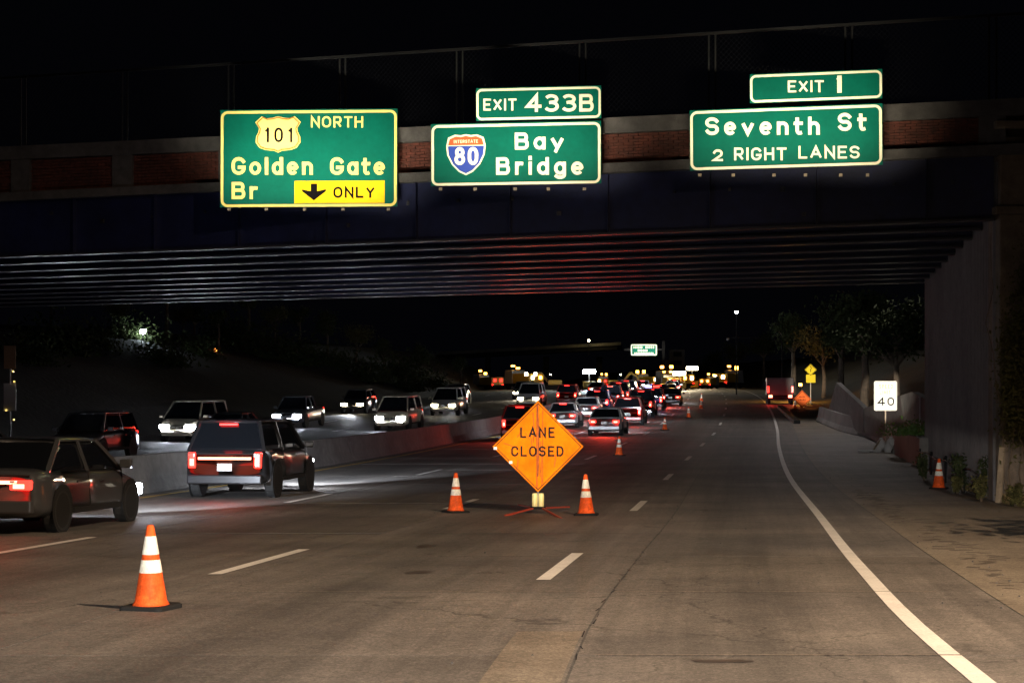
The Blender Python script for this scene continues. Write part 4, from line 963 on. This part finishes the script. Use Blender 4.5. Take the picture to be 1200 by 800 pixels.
MB().box((0, 0, 5.5), (2.4, 3, 6.5)).build('tower', M_CONCD, bt); MB().box((-1.8, 0, 4.5), (1.0, 3, 5)).build('wing', M_CONCD, bt)
for zz in (5, 6.5, 8): MB().box((0, -1.52, zz), (1.4, .05, .8)).build('window', M_GLASS, bt)

# ---------------------------------------------------------------- lamps on the left and right
def street_lamp(px, py, Y, label, m, power, col, r=.25, hgt=5, arm=0):
    p = P(px, py, Y); t = thing('street_lamp', label, 'street lamp', (p.x+arm, p.y, p.z-hgt))
    MB().tube([(0, 0, 0), (0, 0, hgt*.97), (-arm*.5, 0, hgt+.15), (-arm, 0, hgt+.12)] if arm else [(0, 0, 0), (0, 0, hgt-.1)], [.09, .07, .05, .04] if arm else [.08, .06]).build('pole', M_DARKST, t)
    MB().sphere((-arm, 0, hgt), r).build('lamp_head', m, t, smooth=True)
    MB().lathe([(r*.9, r*.5), (r*.5, r*1.1), (.03, r*1.3)], 12, (-arm, 0, hgt)).build('hood', M_DARKST, t)
    if power: lamp('street_lamp_light', 'POINT', (p.x, p.y-.5, p.z-r-.3), power, col, shadow_soft_size=.2)
street_lamp(167, 387.5, 128, 'bright white street lamp high on the left, left of the dark trees', M_MERC, 40, (.8, .95, 1), .24, 5)
street_lamp(179, 417.5, 150, 'small white lamp just below the bright white street lamp', M_MERC, 60, (.8, .95, 1), .14, 3)
street_lamp(252, 409.5, 140, 'orange street lamp glowing in front of a lit tree on the left bank', M_SODIUM, 4500, (1, .45, .12), .17, 3.4)
street_lamp(863, 365.5, 190, 'tiny white lamp alone in the dark above the far bend', M_MERC, 0, (1, 1, .9), .16, 9)
street_lamp(853, 397, 175, 'unlit street lamp with long curved arm over the far bend', M_GALV, 0, (1, 1, 1), .16, 7, 5.4)
lamp('truck_side_glow', 'POINT', P(934, 447, 158), 900, (1, .42, .06), shadow_soft_size=.3)
for px, py, o in ((938, 452, 'x'),):
    t = thing('amber_lamp', 'amber warning lamp on a post right behind the stopped truck', 'warning lamp', (P(px, py, 156).x, 156, gz(156)))
    z = P(px, py, 156).z-gz(156); MB().tube([(0, 0, 0), (0, 0, z)], .04).build('post', M_DARKST, t); MB().box((0, 0, z+.1), (.25, .15, .25)).build('lens', M_AMBER, t)

# left post with two panels seen from the back
p = P(12, 494, 75); lp_ = thing('roadside_post', 'dark post at the left edge with brown panel above a grey panel', 'sign post', (p.x, 75, gz(75)))
zq = lambda y: CZ+(HZ-y)*75/F-gz(75)
MB().tube([(0, 0, 0), (0, 0, zq(405))], .04).build('post', M_GALV, lp_)
MB().box((0, -.06, (zq(405)+zq(432))/2), (.50, .03, zq(405)-zq(432))).build('upper_panel', mat('brown_panel', (.34, .19, .10), .8), lp_)
MB().box((0, -.06, (zq(449)+zq(481))/2), (.52, .03, zq(449)-zq(481))).build('lower_panel', M_WHITESIGN, lp_)
for x, y in ((16, 435), (17.5, 447), (8, 480.5), (17, 491.5)): MB().box(((x-12)*75/F, -.1, zq(y)), (.07, .04, .07)).build('reflector', M_AREF, lp_)

# ---------------------------------------------------------------- vegetation
def leaf(b, c, s, rnd=random):
    n = Vector((rnd.gauss(0, 1), rnd.gauss(0, 1), rnd.gauss(0, 1))).normalized(); x = n.orthogonal().normalized(); y = n.cross(x)
    a = rnd.uniform(0, 6.28); x, y = x*math.cos(a)+y*math.sin(a), y*math.cos(a)-x*math.sin(a); k = len(b.v); c = Vector(c)
    b.v += [tuple(c-y*s), tuple(c+x*s*.45), tuple(c+y*s), tuple(c-x*s*.45)]; b.f.append((k, k+1, k+2, k+3))
def tree_mesh(seed, h, spread, nl, ls, m):
    rnd = random.Random(seed); t = bpy.data.objects.new('tree', None); COL.objects.link(t)
    tr = MB(); pts = [(0, 0, -.5)]; x = y = 0
    for i in range(1, 6): x += rnd.uniform(-.12, .12)*h/8; y += rnd.uniform(-.12, .12)*h/8; pts.append((x, y, h*.72*i/5))
    tr.tube(pts, [h*.032*(1-.14*i) for i in range(6)], 8); tr.build('trunk', M_BARK, t)
    cr = MB(); cl = []
    for i in range(11):
        f = rnd.uniform(.35, .72); a = rnd.uniform(0, 6.28); q = pts[min(5, int(f*5/.72))]; L = spread*rnd.uniform(.5, 1)*(1.15-f)
        e = Vector((q[0]+math.cos(a)*L, q[1]+math.sin(a)*L, h*f+L*rnd.uniform(.5, 1.0))); MB().tube([q, (Vector(q)+e)/2+Vector((0, 0, .1)), e], [h*.011, h*.007, h*.003], 5).build('limb', M_BARK, t)
        cl += [(e, spread*rnd.uniform(.22, .42)), ((Vector(q)+e)/2+Vector((0, 0, spread*.12)), spread*rnd.uniform(.15, .3))]
    for i in range(nl):
        c, r = rnd.choice(cl); v = Vector((rnd.gauss(0, .5), rnd.gauss(0, .5), rnd.gauss(0, .42)))*r; leaf(cr, c+v, ls*rnd.uniform(.6, 1.3), rnd)
    cr.build('crown', m, t); return t
protos = [tree_mesh(1, 8, 3.4, 2600, .16, M_LEAF), tree_mesh(2, 9, 2.8, 2300, .16, M_LEAF), tree_mesh(3, 6.5, 3.2, 2300, .14, M_LEAF2)]
spots = [(196, 150, 1, 'tree with a pale trunk right of the white street lamp'), (214, 158, 2, 'slim tree second right of the white street lamp'), (228, 170, 0, 'tree just left of the orange lamp'),
 (257, 143.5, 1, 'tree lit orange by the orange lamp beside it'), (292, 160, 0, 'dark tree just right of the orange lamp'), (322, 165, 2, 'dark tree second right of the orange lamp'), (352, 172, 1, 'tree in the middle of the left bank row'),
 (384, 168, 0, 'dark tree above the oncoming headlamps, third right of the orange lamp'), (418, 176, 2, 'bushy low tree above the median barrier on the left bank'), (450, 182, 1, 'tree at the right end of the left bank row'), (492, 190, 0, 'dark tree above the median barrier, beyond the left bank row'),
 (140, 140, 2, 'dark tree left of the white street lamp'), (60, 135, 0, 'dark tree above the roadside post at far left'), (540, 215, 1, 'dark tree left of the distant works')]
used = set()
def place_tree(X, Y, z, k, lab, sc, grp):
    t = protos[k] if k not in used else copy_tree(protos[k]); used.add(k)
    t.location = (X, Y, z); t.scale = (sc, sc, sc); t.rotation_euler = (0, 0, random.uniform(0, 6)); tag(t, lab, 'tree', grp)
for px, Y, k, lab in spots:
    X = (px-600)/F*Y; o = X-EDGE(Y); place_tree(X, Y, gz(Y)+max(0, min(5.5, (-o-34)*.45))-.2, k, lab, .42 if px == 257 else random.uniform(.5, .8), 'trees on the left bank')
rs = [(985, 130, 0, 1.2, 'dark tree right of the yellow diamond sign'), (1015, 118, 1, 1.15, 'dark tree directly above the 40 sign'), (1050, 100, 0, 1.0, 'dark tree between the 40 sign and the abutment wall'),
      (965, 168, 2, 1.2, 'low tree lit amber beside the yellow diamond sign'), (930, 190, 1, 1.2, 'dark tree behind the stopped truck'), (895, 300, 0, 1.1, 'dark tree over the far bend left of the truck'),
      (860, 330, 2, 1.3, 'low dark tree beyond the far bend'), (835, 350, 0, 1.0, 'tree beyond the far bend, right of the bright work cluster')]
for px, Y, k, sc, lab in rs:
    X = (px-600)/F*Y; o = X-EDGE(Y); place_tree(X, Y, gz(Y)+max(0, (o-6)*.4)-.2 if o < 20 else gz(Y)+5, k, lab, sc, 'trees beyond the road on the right')
sb = bpy.data.objects.new('bank_shrub', None); COL.objects.link(sb); b = MB()
for i in range(1500): v = Vector((random.gauss(0, 1), random.gauss(0, 1), abs(random.gauss(0, .8)))); leaf(b, v*.8, .13*random.uniform(.6, 1.3))
b.build('foliage', M_LEAF, sb, kind='stuff'); MB().tube([(0, 0, -.3), (.1, 0, .5), (.3, .1, 1.1)], .05, 5).build('stem', M_BARK, sb)
ORD = ['leftmost', 'second', 'third', 'fourth', 'fifth', 'sixth', 'seventh', 'eighth', 'ninth', 'tenth', 'eleventh', 'twelfth', 'thirteenth', 'fourteenth']
for i, px in enumerate(range(30, 560, 40)):
    Y = 95+px*.16+random.uniform(-8, 22); X = (px-600)/F*Y; o = X-EDGE(Y)
    if o > -35: o = -35.5; X = EDGE(Y)+o
    t = sb if i == 0 else copy_tree(sb); hh = max(0, min(5.2, (-o-34)*.5)) if o > -40 else 3+min(2.2, (-o-40)*.3)
    t.location = (X, Y, gz(Y)+hh-.15); t.scale = [random.uniform(.9, 1.7)]*3; t.rotation_euler = (0, 0, i*1.3); tag(t, 'dark leafy shrub on the left bank, %s counted from the left edge' % ORD[i], 'shrub', 'shrubs on the dark left bank')
# climbing vine over the pilaster and wing wall
place_tree(9.2, 20.5, gz(20)-.1, 1, 'tree just outside the right edge whose shadow lies across the shoulder', .72, 'trees beyond the road on the right')
vn = thing('climbing_vine', 'dark leafy climbing vine hanging over the pilaster at the right edge', 'vine', (RX+.42, RY-.30, gz(RY)))
b = MB(); rnd = random.Random(5)
def vine_blob(cx, cz, rx, rz_, n, s=.06, dy=.35):
    for i in range(n): leaf(b, (cx+rnd.gauss(0, .45)*rx, -abs(rnd.gauss(0, .5))*dy, cz+rnd.gauss(0, .45)*rz_), s*rnd.uniform(.6, 1.4), rnd)
for q in ((-.15, 2.2, .36, 1.0, 1900, .05), (.1, 3.2, .5, 1.3, 2200, .05), (.45, 1.8, .6, .8, 1600, .05), (.5, 4.2, .45, 1.4, 1300, .045), (.0, 4.4, .22, 1.0, 260, .04), (-.3, 3.2, .22, .6, 260, .045), (.8, 2.6, .6, 1.5, 1500, .05), (.2, 5.4, .2, .7, 120, .035)): vine_blob(*q)
b.build('foliage', M_LEAF2, vn, kind='stuff')
for q in range(9):
    x = rnd.uniform(-.3, .9); pts = [(x, -.05, 0)]; z = 0
    for i in range(9): z += rnd.uniform(.35, .7); x += rnd.uniform(-.16, .16); pts.append((x, -.06-rnd.uniform(0, .08), z))
    MB().tube(pts, [.022-.002*i for i in range(10)], 5).build('stem', M_BARK, vn)
# weeds and litter along the wall foot
b = MB(); b2 = MB()
for i in range(5200):
    Y = rnd.choice([rnd.uniform(24, 37), rnd.uniform(33, 44), rnd.uniform(26, 37)]); o = 3.95+abs(rnd.gauss(0, .35))+(max(0, 36-Y)*.05); p = at(o, Y); hgt = abs(rnd.gauss(0, .09))
    leaf(b if rnd.random() < .5 else b2, (p.x, p.y, p.z+.02+hgt), rnd.uniform(.02, .055), rnd)
b.build('weeds', M_LEAF2, kind='stuff'); b2.build('leaf_litter', M_DRY, kind='stuff')
def weed(X, Y, h, n, label, m=M_LEAF, s=.05, cat='plant', grp='weeds at the wall foot'):
    t = thing('weed_plant', label, cat, (X, Y, gz(Y)), 0, grp); f = MB()
    for q in range(5):
        a = rnd.uniform(0, 6.28); e = Vector((math.cos(a)*h*.22, math.sin(a)*h*.22, h*rnd.uniform(.7, 1))); MB().tube([(0, 0, -.05), e*.5+Vector((0, 0, .04)), e], [.012, .009, .004], 5).build('stem', M_BARK, t)
        for i in range(n//5): u = rnd.uniform(.25, 1.05); leaf(f, e*u+Vector((rnd.gauss(0, .05), rnd.gauss(0, .05), rnd.gauss(0, .04)))*h*1.3, s*rnd.uniform(.6, 1.3), rnd)
    f.build('foliage', m, t, kind='stuff')
for px, Y, h, lab in ((1083, 47, .75, 'dark weed clump left of the shoulder cone by the wall'), (1129, 40.5, .95, 'tall dark weed first right of the shoulder cone'), (1158, 38, .9, 'tall dark weed near the pilaster foot'),
                      (1150, 36.5, .55, 'yellowish bushy weed in front of the wooden board'), (1122, 40, .4, 'low bushy weed right of the shoulder cone'), (1190, 34.5, .5, 'bushy weed at the right edge below the vine')):
    weed((px-600)/F*Y, Y, h, 420, lab, M_LEAF2 if h < .6 else M_LEAF)
t = thing('wall_shrub', 'green shrub growing on top of the low retaining wall', 'shrub', (P(1076, 505, 60).x+.2, 60.5, gz(60)+.95)); b = MB()
for i in range(1300): leaf(b, (rnd.gauss(0, .55), rnd.gauss(0, .6), abs(rnd.gauss(0, .22))), .06*rnd.uniform(.6, 1.3), rnd)
b.build('foliage', mat('green_leaf', (.06, .12, .02), .6, noise=[(3, .4)]), t, kind='stuff')
for a in (0, 2, 4): MB().tube([(0, 0, -.05), (.25*math.cos(a), .25*math.sin(a), .35)], .015, 5).build('stem', M_BARK, t)
